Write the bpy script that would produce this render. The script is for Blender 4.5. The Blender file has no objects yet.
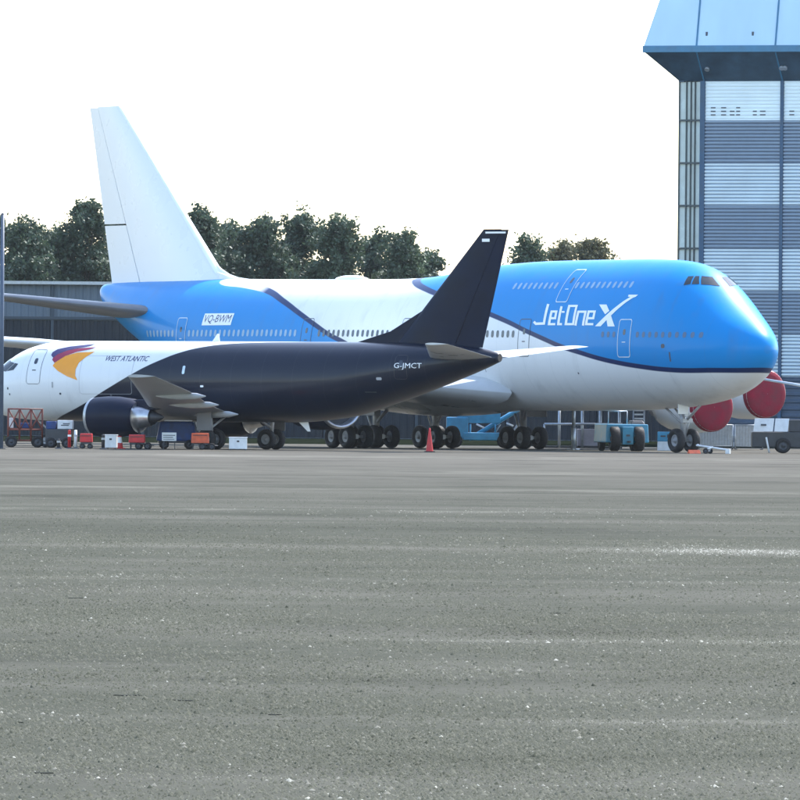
import bpy, bmesh, math, random
import numpy as np
from mathutils import Vector, Matrix
R = math.radians
random.seed(7); rng = np.random.default_rng(11)
scene = bpy.context.scene
# ---- camera and small geometry helpers (plain maths) ----
F, CH, PITCH, ROLL = 8800.0, 2.2, 0.00084, math.radians(0.5)   # focal length in px of an 800 px frame, eye height, tilt, roll
def project(p):
    x, y, z = p[0], p[1], p[2] - CH
    d = y*math.cos(PITCH) + z*math.sin(PITCH); up = -y*math.sin(PITCH) + z*math.cos(PITCH)
    u, v = F*x/d, -F*up/d
    c, s = math.cos(ROLL), math.sin(ROLL)
    return 400 + u*c - v*s, 400 + u*s + v*c
def at(u, v, Y):                      # the point seen at pixel (u, v) at depth Y
    c, s = math.cos(ROLL), math.sin(ROLL)
    a, b = u - 400, v - 400
    x, y = a*c + b*s, -a*s + b*c
    up = -y/F; x /= F
    dy = math.cos(PITCH) - up*math.sin(PITCH); dz = math.sin(PITCH) + up*math.cos(PITCH)
    return (x/dy*Y, Y, CH + dz/dy*Y)
def ground_x(u, Y):                   # world x of column u for something standing on the ground at depth Y
    v = project((0, Y, 0))[1]
    return at(u, v, Y)[0]
def pchip(xs, ys):
    n = len(xs); h = [xs[i+1]-xs[i] for i in range(n-1)]; d = [(ys[i+1]-ys[i])/h[i] for i in range(n-1)]
    m = [d[0]] + [0 if d[i-1]*d[i] <= 0 else (3*(h[i]+h[i-1]))/((2*h[i]+h[i-1])/d[i-1] + (h[i]+2*h[i-1])/d[i]) for i in range(1, n-1)] + [d[-1]]
    def f(x):
        x = min(max(x, xs[0]), xs[-1])
        i = 0
        while i < n-2 and x > xs[i+1]: i += 1
        t = (x-xs[i])/h[i]
        return ys[i]*(1+2*t)*(1-t)**2 + h[i]*m[i]*t*(1-t)**2 + ys[i+1]*t*t*(3-2*t) + h[i]*m[i+1]*t*t*(t-1)
    return f
class Fuselage:                        # side +1: the starboard side faces the camera, -1: the port side
    def __init__(self, tab, nose, heading, side):
        u = [math.sqrt(r[0]) for r in tab]
        self.zb, self.zt, self.w, self.zw = [pchip(u, [r[k] for r in tab]) for k in (1, 2, 3, 4)]
        self.L = tab[-1][0]; self.nose = nose; self.h = heading; self.side = side
    def sec(self, st):
        q = math.sqrt(max(st, 0)); return self.zb(q), self.zt(q), self.w(q), self.zw(q)
    def half(self, st, z):
        zb, zt, w, zw = self.sec(st)
        r = (z-zw)/max(1e-6, (zt-zw) if z > zw else (zw-zb))
        return w*math.sqrt(max(0.0, 1-r*r))
    def loc(self, st, lat, z):         # local frame: x forward from the nose, y to port, z up; lat is to starboard
        return (-st, -lat, z)
    def world(self, st, lat, z):
        c, s = math.cos(self.h), math.sin(self.h); x, y = -st, -lat
        return (self.nose[0] + x*c - y*s, self.nose[1] + x*s + y*c, z)
    def inv(self, u, v, lat=None):     # pixel -> (station, height) on the visible side, or on the plane lat = const
        st, z = self.L*0.5, 4.5
        def g(st, z):
            l = self.side*self.half(st, z) if lat is None else lat
            return project(self.world(st, l, z))
        for it in range(80):
            e = 0.01; p = g(st, z); a = g(st+e, z); b = g(st, z+e)
            j11, j21 = (a[0]-p[0])/e, (a[1]-p[1])/e; j12, j22 = (b[0]-p[0])/e, (b[1]-p[1])/e
            det = j11*j22 - j12*j21
            if abs(det) < 1e-9: break
            r0, r1 = u-p[0], v-p[1]
            ds, dz = (r0*j22 - r1*j12)/det, (j11*r1 - j21*r0)/det
            k = min(1, 4/max(1e-6, abs(ds)), 0.5/max(1e-6, abs(dz)))
            st += k*ds; z += k*dz
            if lat is None:
                st = min(max(st, 0.02), self.L-0.02); zb, zt, w, zw = self.sec(st); z = min(max(z, zb+0.02), zt-0.02)
        return st, z
T747 = [(0,5.3,5.3,0,5.3),(.25,4.65,5.93,.62,5.3),(1,3.95,6.53,1.31,5.3),(2,3.4,7.15,1.88,5.3),(3,3.02,7.8,2.28,5.3),(4.2,2.72,8.68,2.62,5.32),
        (5.5,2.52,9.42,2.86,5.35),(7,2.37,9.8,3.03,5.4),(9,2.25,9.95,3.17,5.4),(12,2.15,10.0,3.25,5.4),(20,2.1,9.98,3.25,5.4),(25,2.1,9.83,3.25,5.4),
        (29,2.1,9.5,3.25,5.4),(33,2.1,9.2,3.25,5.45),(36,2.1,9.15,3.25,5.5),(50,2.25,9.25,3.25,5.6),(54,2.8,9.3,3.1,5.9),(58,3.9,9.3,2.75,6.5),
        (62,5.4,9.28,2.1,7.2),(66,7.0,9.2,1.2,8.0),(68.3,8.2,9.1,.45,8.65),(68.6,8.5,8.9,.15,8.7)]
T737 = [(0,2.75,2.75,0,2.75),(.2,2.3,3.2,.42,2.75),(.8,1.85,3.75,.9,2.8),(1.6,1.6,4.2,1.25,2.95),(2.4,1.47,4.7,1.5,3.1),(3.3,1.4,5.1,1.68,3.2),
        (4.6,1.36,5.38,1.82,3.3),(6,1.35,5.46,1.88,3.35),(20,1.4,5.46,1.88,3.4),(23,1.65,5.46,1.86,3.5),(26,2.4,5.44,1.6,3.9),(29,3.35,5.35,1.15,4.35),
        (31.3,4.15,5.15,.6,4.65),(32.2,4.5,4.9,.2,4.7)]
J = Fuselage(T747, (18.62, 446.0), math.radians(-58.7), 1)
PH = math.radians(180-34.5)
_t = at(500, 367, 436.0)
K = Fuselage(T737, (_t[0] + 32.2*math.cos(PH), 436.0 + 32.2*math.sin(PH)), PH, -1)
# ---- camera, sky, sun, exposure ----
cam_data = bpy.data.cameras.new('camera'); cam = bpy.data.objects.new('camera', cam_data); scene.collection.objects.link(cam)
cam_data.sensor_fit = 'HORIZONTAL'; cam_data.sensor_width = 36.0; cam_data.lens = 36.0*F/800.0
cam_data.clip_start = 1.0; cam_data.clip_end = 9000.0
cam.matrix_world = Matrix.Translation((0, 0, CH)) @ Matrix.Rotation(math.pi/2 + PITCH, 4, 'X') @ Matrix.Rotation(ROLL, 4, 'Z')
scene.camera = cam
SUN_AZ, SUN_EL = R(38), R(50)          # azimuth clockwise from +Y (the view direction), so behind the scene to the right
world = bpy.data.worlds.new('World'); scene.world = world; world.use_nodes = True
wn = world.node_tree.nodes; wl = world.node_tree.links
sky = wn.new('ShaderNodeTexSky'); sky.sky_type = 'NISHITA'; sky.sun_disc = False
sky.sun_elevation = SUN_EL; sky.sun_rotation = SUN_AZ; sky.air_density = 1.0; sky.dust_density = 1.0; sky.ozone_density = 0.0
wl.new(sky.outputs[0], wn['Background'].inputs[0]); wn['Background'].inputs[1].default_value = 0.15
sun_data = bpy.data.lights.new('sun', 'SUN'); sun_data.energy = 2.6; sun_data.angle = R(4); sun_data.color = (1.0, 0.97, 0.93)
sun = bpy.data.objects.new('sun', sun_data); scene.collection.objects.link(sun)
to_sun = Vector((math.sin(SUN_AZ)*math.cos(SUN_EL), math.cos(SUN_AZ)*math.cos(SUN_EL), math.sin(SUN_EL)))
sun.rotation_euler = (-to_sun).to_track_quat('-Z', 'Y').to_euler(); sun.location = (60, 380, 120)
scene.view_settings.view_transform = 'Standard'; scene.view_settings.look = 'None'; scene.view_settings.gamma = 1.0
scene.view_settings.exposure = 1.7; scene.view_settings.use_curve_mapping = False
scene.render.engine = 'CYCLES'; scene.cycles.use_denoising = True; scene.cycles.max_bounces = 6

# ---- helpers ----
COL = scene.collection
def tag(o, label=None, cat=None, group=None, kind=None):
    for k, v in (('label', label), ('category', cat), ('group', group), ('kind', kind)):
        if v: o[k] = v
    return o
def empty(name, loc, rz, label, cat, group=None):
    o = bpy.data.objects.new(name, None); COL.objects.link(o); o.location = loc; o.rotation_euler = (0, 0, rz)
    o.empty_display_size = 0.2
    return tag(o, label, cat, group)
def nodes_of(name):
    m = bpy.data.materials.new(name); m.use_nodes = True
    return m, m.node_tree.nodes, m.node_tree.links, m.node_tree.nodes['Principled BSDF']
def math_node(n, l, op, a, b=None, c=None):
    q = n.new('ShaderNodeMath'); q.operation = op
    for i, x in enumerate((a, b, c)):
        if x is None: continue
        if isinstance(x, (int, float)): q.inputs[i].default_value = x
        else: l.new(x, q.inputs[i])
    return q.outputs[0]
def mix_node(n, l, fac, a, b):
    q = n.new('ShaderNodeMix'); q.data_type = 'RGBA'
    for s, x in ((q.inputs[0], fac), (q.inputs[6], a), (q.inputs[7], b)):
        if isinstance(x, (int, float)): s.default_value = x
        elif isinstance(x, tuple): s.default_value = x if len(x) == 4 else (*x, 1)
        else: l.new(x, s)
    return q.outputs[2]
def noise_node(n, l, scale, detail=4, vec=None, stretch=None, rough=0.55):
    t = n.new('ShaderNodeTexNoise'); t.inputs['Scale'].default_value = scale; t.inputs['Detail'].default_value = detail; t.inputs['Roughness'].default_value = rough
    if vec is None: vec = n.new('ShaderNodeTexCoord').outputs['Object']
    if stretch:
        mp = n.new('ShaderNodeMapping'); mp.inputs['Scale'].default_value = stretch; l.new(vec, mp.inputs[0]); vec = mp.outputs[0]
    l.new(vec, t.inputs['Vector']); return t.outputs['Fac']
def ramp(n, l, x, a, b):               # smooth 0..1 between a and b
    q = n.new('ShaderNodeMapRange'); q.inputs[1].default_value = a; q.inputs[2].default_value = b; l.new(x, q.inputs[0]); return q.outputs[0]
def mat(name, col, rough=0.5, metal=0.0, var=0.18, scale=2.0, bump=0.0, coat=0.0, stretch=None):
    m, n, l, b = nodes_of(name)
    f = noise_node(n, l, scale, 6, stretch=stretch)
    f = ramp(n, l, f, 0.3, 0.7)
    lo = tuple(max(0, c*(1-var)) for c in col); hi = tuple(min(1, c*(1+var*0.6)) for c in col)
    l.new(mix_node(n, l, f, lo, hi), b.inputs['Base Color'])
    r = n.new('ShaderNodeMapRange'); r.inputs[3].default_value = max(0.03, rough*0.8); r.inputs[4].default_value = min(1, rough*1.2)
    l.new(f, r.inputs[0]); l.new(r.outputs[0], b.inputs['Roughness'])
    b.inputs['Metallic'].default_value = metal; b.inputs['Coat Weight'].default_value = coat; b.inputs['Coat Roughness'].default_value = 0.15
    if bump:
        bp = n.new('ShaderNodeBump'); bp.inputs['Strength'].default_value = bump; bp.inputs['Distance'].default_value = 0.02
        l.new(f, bp.inputs['Height']); l.new(bp.outputs[0], b.inputs['Normal'])
    return m
class MB:                              # collects shapes, build() links them as one mesh object
    def __init__(s): s.v = []; s.f = []; s.m = []; s.k = 0; s.s = []
    def add(s, vs, fs, smooth=False):
        o = len(s.v); s.v += [tuple(p) for p in vs]; s.f += [tuple(i+o for i in f) for f in fs]
        s.m += [s.k]*len(fs); s.s += [smooth]*len(fs); return s
    def box(s, x0, x1, y0, y1, z0, z1, top=None):
        vs = [(x, y, z) for z in (z0, z1) for y in (y0, y1) for x in (x0, x1)]
        if top:                        # pull the upper four corners in by (dx, dy)
            vs = vs[:4] + [(x + (top[0] if x == x0 else -top[0]), y + (top[1] if y == y0 else -top[1]), z) for x, y, z in vs[4:]]
        return s.add(vs, [(0,2,3,1),(4,5,7,6),(0,1,5,4),(2,6,7,3),(0,4,6,2),(1,3,7,5)])
    def tube(s, p, q, r, r2=None, n=10, cap=True):
        p, q = Vector(p), Vector(q); d = (q-p).normalized(); a = d.orthogonal().normalized(); b = d.cross(a)
        r2 = r if r2 is None else r2; vs = []
        for c, rr in ((p, r), (q, r2)):
            vs += [c + (a*math.cos(2*math.pi*i/n) + b*math.sin(2*math.pi*i/n))*rr for i in range(n)]
        s.add(vs, [(i, (i+1) % n, n+(i+1) % n, n+i) for i in range(n)], True)
        if cap: s.add(vs[:n], [tuple(reversed(range(n)))]); s.add(vs[n:], [tuple(range(n))])
        return s
    def lathe(s, prof, org, axis, n=28, sy=1.0):   # prof: (distance along axis, radius)
        d = Vector(axis).normalized(); a = Vector((0,0,1)) if abs(d.z) < 0.9 else Vector((1,0,0))
        a = (a - d*a.dot(d)).normalized(); b = d.cross(a); o = Vector(org); vs = []
        for x, r in prof: vs += [o + d*x + (a*math.cos(2*math.pi*i/n)*sy + b*math.sin(2*math.pi*i/n))*r for i in range(n)]
        fs = [(j*n+i, j*n+(i+1) % n, (j+1)*n+(i+1) % n, (j+1)*n+i) for j in range(len(prof)-1) for i in range(n)]
        return s.add(vs, fs, True)
    def build(s, name, mats, parent=None, bevel=0.0):
        me = bpy.data.meshes.new(name); me.from_pydata(s.v, [], s.f)
        for m in (mats if isinstance(mats, (list, tuple)) else [mats]): me.materials.append(m)
        me.polygons.foreach_set('material_index', s.m); me.polygons.foreach_set('use_smooth', s.s); me.update()
        bm = bmesh.new(); bm.from_mesh(me); bmesh.ops.remove_doubles(bm, verts=bm.verts, dist=1e-5); bmesh.ops.recalc_face_normals(bm, faces=bm.faces); bm.to_mesh(me); bm.free()
        o = bpy.data.objects.new(name, me); COL.objects.link(o); o.parent = parent
        if bevel:
            b = o.modifiers.new('bevel', 'BEVEL'); b.width = bevel; b.segments = 2; b.limit_method = 'ANGLE'; b.angle_limit = R(40)
        return o
def link_mesh(name, me, parent=None, loc=(0,0,0), rot=None):
    o = bpy.data.objects.new(name, me); COL.objects.link(o); o.parent = parent; o.location = loc
    if rot: o.rotation_euler = rot
    return o
def copy_tree(o, parent=None):
    c = o.copy(); COL.objects.link(c); c.parent = parent
    for ch in list(o.children): copy_tree(ch, c)
    return c
# ---- materials ----
M = {}
M['white'] = mat('white_paint', (.80,.82,.82), .3, coat=.3, var=.015, scale=.6)
M['grey_paint'] = mat('grey_paint', (.42,.44,.46), .35, var=.12, scale=.8)
M['wing_grey'] = mat('wing_grey', (.5,.52,.53), .32, var=.12, scale=.7, coat=.2)
M['navy'] = mat('navy_paint', (.004,.009,.026), .45, var=.3, scale=.7, coat=.05)
M['navy'].node_tree.nodes['Principled BSDF'].inputs['Specular IOR Level'].default_value = .12
M['darkline'] = mat('dark_seam', (.06,.075,.1), .5)
M['paleline'] = mat('pale_seam', (.55,.68,.78), .4)
M['glass'] = mat('dark_glass', (.02,.03,.04), .08, var=.2)
M['window_dark'] = mat('cabin_window_dark', (.045,.06,.085), .15)
M['window_pale'] = mat('cabin_blind_pale', (.25,.42,.6), .4)
M['window_brown'] = mat('cabin_blind_brown', (.09,.16,.27), .5)
M['white_mark'] = mat('white_marking', (.85,.88,.9), .35, var=.04)
M['navy_mark'] = mat('navy_marking', (.02,.03,.12), .4)
M['orange_mark'] = mat('orange_marking', (.85,.33,.015), .35, var=.06)
M['red_mark'] = mat('dark_red_marking', (.3,.02,.06), .35, var=.08)
M['violet_mark'] = mat('violet_marking', (.05,.035,.13), .35, var=.08)
M['rubber'] = mat('tyre_rubber', (.014,.014,.016), .75, bump=.3, scale=9)
M['rim'] = mat('wheel_rim', (.30,.31,.33), .5, metal=.3)
M['wing_dark'] = mat('freighter_wing_grey', (.36,.38,.39), .4, var=.15, scale=.7)
M['grey_dark'] = mat('tailplane_grey', (.17,.18,.20), .4, var=.15, scale=.8)
M['steel'] = mat('bare_steel', (.5,.51,.53), .35, metal=.9, var=.25, scale=3)
M['dark_steel'] = mat('dark_steel', (.05,.055,.065), .5, metal=.3, var=.3)
M['strut'] = mat('gear_strut', (.42,.43,.45), .4, metal=.3, var=.25, scale=5)
M['red_cover'] = mat('red_cover_cloth', (.21,.005,.022), .85, bump=.6, scale=1.6, var=.3)
M['red'] = mat('red_plastic', (.55,.02,.025), .5, var=.25, scale=4)
M['orange'] = mat('orange_plastic', (.6,.10,.035), .5, var=.25, scale=4)
M['box_white'] = mat('white_box_paint', (.68,.71,.73), .5, var=.15, scale=3)
M['box_cyan'] = mat('cyan_vehicle_paint', (.03,.25,.42), .4, var=.25, scale=2, coat=.2)
M['box_blue'] = mat('blue_tarp', (.015,.05,.19), .6, var=.35, scale=3, bump=.5)
M['lattice'] = mat('rusty_red_frame', (.2,.05,.035), .65, var=.5, scale=5)
M['galv'] = mat('galvanised', (.42,.45,.48), .4, metal=.6, var=.2, scale=6)
M['pole'] = mat('pole_paint', (.07,.10,.15), .5, var=.2)

def stepmix(n, l, fac, a, b): return mix_node(n, l, fac, a, b)
def curve_node(n, l, x, pts):
    c = n.new('ShaderNodeFloatCurve'); cu = c.mapping.curves[0]
    while len(cu.points) > 2: cu.points.remove(cu.points[1])
    cu.points[0].location = pts[0]; cu.points[1].location = pts[-1]
    for p in pts[1:-1]: cu.points.new(*p)
    for p in cu.points: p.handle_type = 'AUTO_CLAMPED'
    c.mapping.update(); l.new(x, c.inputs['Value']); return c.outputs[0]
def dirt(n, l, col, z, lo, hi, amount=.25):      # rain streaks and grime with their own ragged shape
    s1 = noise_node(n, l, 1.0, 6, stretch=(1.2, 1.2, .12)); s2 = noise_node(n, l, .35, 5)
    f = math_node(n, l, 'MULTIPLY', ramp(n, l, s1, .5, .75), ramp(n, l, s2, .4, .7))
    f = math_node(n, l, 'MULTIPLY', f, amount)
    return mix_node(n, l, f, col, (.12,.13,.14))
def livery_jumbo():
    m, n, l, b = nodes_of('jumbo_livery')
    sp = n.new('ShaderNodeSeparateXYZ'); l.new(n.new('ShaderNodeTexCoord').outputs['Object'], sp.inputs[0])
    st = math_node(n, l, 'MULTIPLY', sp.outputs[0], -1.0); z = sp.outputs[2]; q = math_node(n, l, 'DIVIDE', st, 70.0)
    f1 = [(0,4.16),(.3,4.14),(.6,4.12),(1.36,4.1),(2.33,4.1),(3.81,4.08),(5.55,4.13),(7.47,4.28),(9.11,4.45),(10.83,4.68),(12.65,4.99),(14.56,5.33),(16.03,5.67),(18.07,6.15),(20.2,6.67),(25,7.6),(29.85,8.4),(31.9,8.75),(34,9.3),(36,10.5),(40,12),(70,12)]
    f2 = [(0,0),(28,0),(31,3.6),(33,4.7),(36.4,5.78),(37.9,6.16),(39.8,6.76),(41.8,7.37),(44.2,8.04),(47,8.66),(50,8.98),(53,9.2),(54.5,9.7),(56,12),(70,12)]
    F1 = math_node(n, l, 'MULTIPLY', curve_node(n, l, q, [(a/70, c/12) for a, c in f1]), 12.0)
    F2 = math_node(n, l, 'MULTIPLY', curve_node(n, l, q, [(a/70, c/12) for a, c in f2]), 12.0)
    def soft(a): return ramp(n, l, a, -.02, .02)
    d1 = math_node(n, l, 'SUBTRACT', z, F1); d2 = math_node(n, l, 'SUBTRACT', F2, z)
    blue, dark, white = (.001,.235,.60), (.003,.02,.10), (.78,.80,.81)
    col = mix_node(n, l, soft(d1), white, dark); col = mix_node(n, l, soft(math_node(n, l, 'SUBTRACT', d1, .25)), col, blue)
    col = mix_node(n, l, math_node(n, l, 'MULTIPLY', soft(math_node(n, l, 'ADD', d2, .05)), ramp(n, l, st, 48, 47)), col, dark); col = mix_node(n, l, soft(math_node(n, l, 'SUBTRACT', d2, .22)), col, blue)
    # faint frame and panel joints
    jt = math_node(n, l, 'FRACT', math_node(n, l, 'DIVIDE', st, 2.6)); jm = math_node(n, l, 'MULTIPLY', math_node(n, l, 'LESS_THAN', jt, .012), .12)
    col = mix_node(n, l, jm, col, (.1,.12,.15))
    col = dirt(n, l, col, z, 2, 4, .3); l.new(col, b.inputs['Base Color'])
    r = noise_node(n, l, .8, 5); rr = n.new('ShaderNodeMapRange'); rr.inputs[3].default_value = .35; rr.inputs[4].default_value = .5; l.new(r, rr.inputs[0]); l.new(rr.outputs[0], b.inputs['Roughness'])
    b.inputs['Coat Weight'].default_value = .16; b.inputs['Coat Roughness'].default_value = .1; b.inputs['Specular IOR Level'].default_value = .12
    return m
def livery_cargo():
    m, n, l, b = nodes_of('cargo_livery')
    sp = n.new('ShaderNodeSeparateXYZ'); l.new(n.new('ShaderNodeTexCoord').outputs['Object'], sp.inputs[0])
    st = math_node(n, l, 'MULTIPLY', sp.outputs[0], -1.0); z = sp.outputs[2]; q = math_node(n, l, 'DIVIDE', st, 33.0)
    g = [(0,.3),(4.6,1.25),(5.67,1.56),(7.43,2.13),(9.26,2.95),(10.84,3.72),(11.7,4.14),(12.52,4.49),(13.56,4.88),(14.59,5.14),(15.94,5.32),(18,5.42),(21,5.5),(24,7),(33,7)]
    B = math_node(n, l, 'MULTIPLY', curve_node(n, l, q, [(a/33, c/7) for a, c in g]), 7.0)
    d = ramp(n, l, math_node(n, l, 'SUBTRACT', z, B), -.015, .015)
    nv = mix_node(n, l, noise_node(n, l, .5, 5), (.003,.007,.019), (.007,.012,.028))
    col = mix_node(n, l, d, nv, dirt(n, l, (.76,.79,.80), z, 1, 2, .5))
    jt = math_node(n, l, 'FRACT', math_node(n, l, 'DIVIDE', st, 1.9)); jm = math_node(n, l, 'MULTIPLY', math_node(n, l, 'LESS_THAN', jt, .012), .1)
    col = mix_node(n, l, jm, col, (.1,.11,.13))
    l.new(col, b.inputs['Base Color'])
    b.inputs['Roughness'].default_value = .4; b.inputs['Coat Weight'].default_value = .25; b.inputs['Coat Roughness'].default_value = .12; b.inputs['Specular IOR Level'].default_value = .2
    return m
M['jumbo'] = livery_jumbo(); M['cargo'] = livery_cargo()

def ground_mat(name, a, b_, c, bump):
    m, n, l, b = nodes_of(name); P = n.new('ShaderNodeTexCoord').outputs['Object']
    big = noise_node(n, l, .05, 5, P, (1, .35, 1)); mid = noise_node(n, l, .6, 6, P, (.5, 1, 1)); fine = noise_node(n, l, 30, 3, P); band = noise_node(n, l, .09, 4, P, (.12, 1, 1))
    grit = noise_node(n, l, 3.2, 5, P, (1, .45, 1))
    sp = n.new('ShaderNodeSeparateXYZ'); l.new(P, sp.inputs[0])
    wob = noise_node(n, l, .35, 4, P, (1, .02, 1)); rag = noise_node(n, l, .16, 7, P, (1, .3, 1), .7)
    def stripe(y0, w, amt, x0=None, wv=3.0):
        d = math_node(n, l, 'ABSOLUTE', math_node(n, l, 'SUBTRACT', math_node(n, l, 'ADD', sp.outputs[1], math_node(n, l, 'MULTIPLY', wob, wv)), y0 + wv*.5))
        f = math_node(n, l, 'MULTIPLY', ramp(n, l, d, w, w*.35), ramp(n, l, rag, .42, .66)); f = math_node(n, l, 'MULTIPLY', f, amt)
        return f if x0 is None else math_node(n, l, 'MULTIPLY', f, ramp(n, l, sp.outputs[0], x0, x0 + 4))
    col = mix_node(n, l, ramp(n, l, big, .35, .65), a, b_)
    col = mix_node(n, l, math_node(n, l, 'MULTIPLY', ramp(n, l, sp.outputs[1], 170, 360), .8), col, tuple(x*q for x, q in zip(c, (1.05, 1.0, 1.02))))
    col = mix_node(n, l, math_node(n, l, 'MULTIPLY', ramp(n, l, band, .5, .66), .6), col, c)
    str_ = noise_node(n, l, .16, 6, P, (1, .55, 1), .65); col = mix_node(n, l, math_node(n, l, 'MULTIPLY', ramp(n, l, str_, .5, .68), .6), col, tuple(x*.62 for x in a))
    str2 = noise_node(n, l, .21, 6, P, (.5, .6, 1), .65); col = mix_node(n, l, math_node(n, l, 'MULTIPLY', ramp(n, l, str2, .52, .7), .55), col, c)
    col = mix_node(n, l, math_node(n, l, 'MULTIPLY', ramp(n, l, mid, .55, .8), .45), col, tuple(x*.55 for x in a))
    col = mix_node(n, l, math_node(n, l, 'MULTIPLY', ramp(n, l, grit, .5, .75), .35), col, c)
    col = mix_node(n, l, math_node(n, l, 'MULTIPLY', ramp(n, l, fine, .5, .7), .3), col, tuple(min(1, x*1.7) for x in b_))
    for st_ in ((83.5, .9, .55, -2), (136, 5.5, .9, 2.0), (139, 3, .3, None), (186, 3.0, .6, None), (62, .5, .35, -6), (235, 5, .5, None), (300, 9, .5, None), (112, 1.2, .35, None), (390, 14, .6, None)):  # strongest stripe, at the right, is glare painted into the apron colour
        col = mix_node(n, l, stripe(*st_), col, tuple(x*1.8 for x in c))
    for st_ in ((86.2, 1.3, .5, -3), (210, 5, .45, None), (160, 3, .35, None), (270, 7, .5, None), (71, .8, .35, None), (345, 8, .4, None)):
        col = mix_node(n, l, stripe(*st_), col, tuple(x*.45 for x in a))
    l.new(col, b.inputs['Base Color']); b.inputs['Roughness'].default_value = .95; b.inputs['Specular IOR Level'].default_value = .03
    bp = n.new('ShaderNodeBump'); bp.inputs['Strength'].default_value = bump; bp.inputs['Distance'].default_value = .012
    l.new(math_node(n, l, 'ADD', fine, math_node(n, l, 'MULTIPLY', mid, 1.5)), bp.inputs['Height']); l.new(bp.outputs[0], b.inputs['Normal'])
    return m
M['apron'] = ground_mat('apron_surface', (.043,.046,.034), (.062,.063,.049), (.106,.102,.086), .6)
M['grass'] = mat('rough_grass', (.011,.015,.009), 1.0, var=.4, scale=.7); M['grass'].node_tree.nodes['Principled BSDF'].inputs['Specular IOR Level'].default_value = 0
def stone_mat():
    m, n, l, b = nodes_of('stone_chips'); a = n.new('ShaderNodeAttribute'); a.attribute_name = 'tone'
    c = n.new('ShaderNodeValToRGB'); e = c.color_ramp.elements; e[0].color = (.03,.033,.022,1); e[1].position = 1; e[1].color = (.3,.3,.26,1)
    for p, q in ((.35,(.060,.064,.046)), (.8,(.100,.102,.079)), (.95,(.17,.168,.142))): x = e.new(p); x.color = (*q, 1)
    l.new(a.outputs['Fac'], c.inputs[0]); l.new(c.outputs[0], b.inputs['Base Color']); b.inputs['Roughness'].default_value = .85; b.inputs['Specular IOR Level'].default_value = .12
    return m
M['stone'] = stone_mat()

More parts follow.
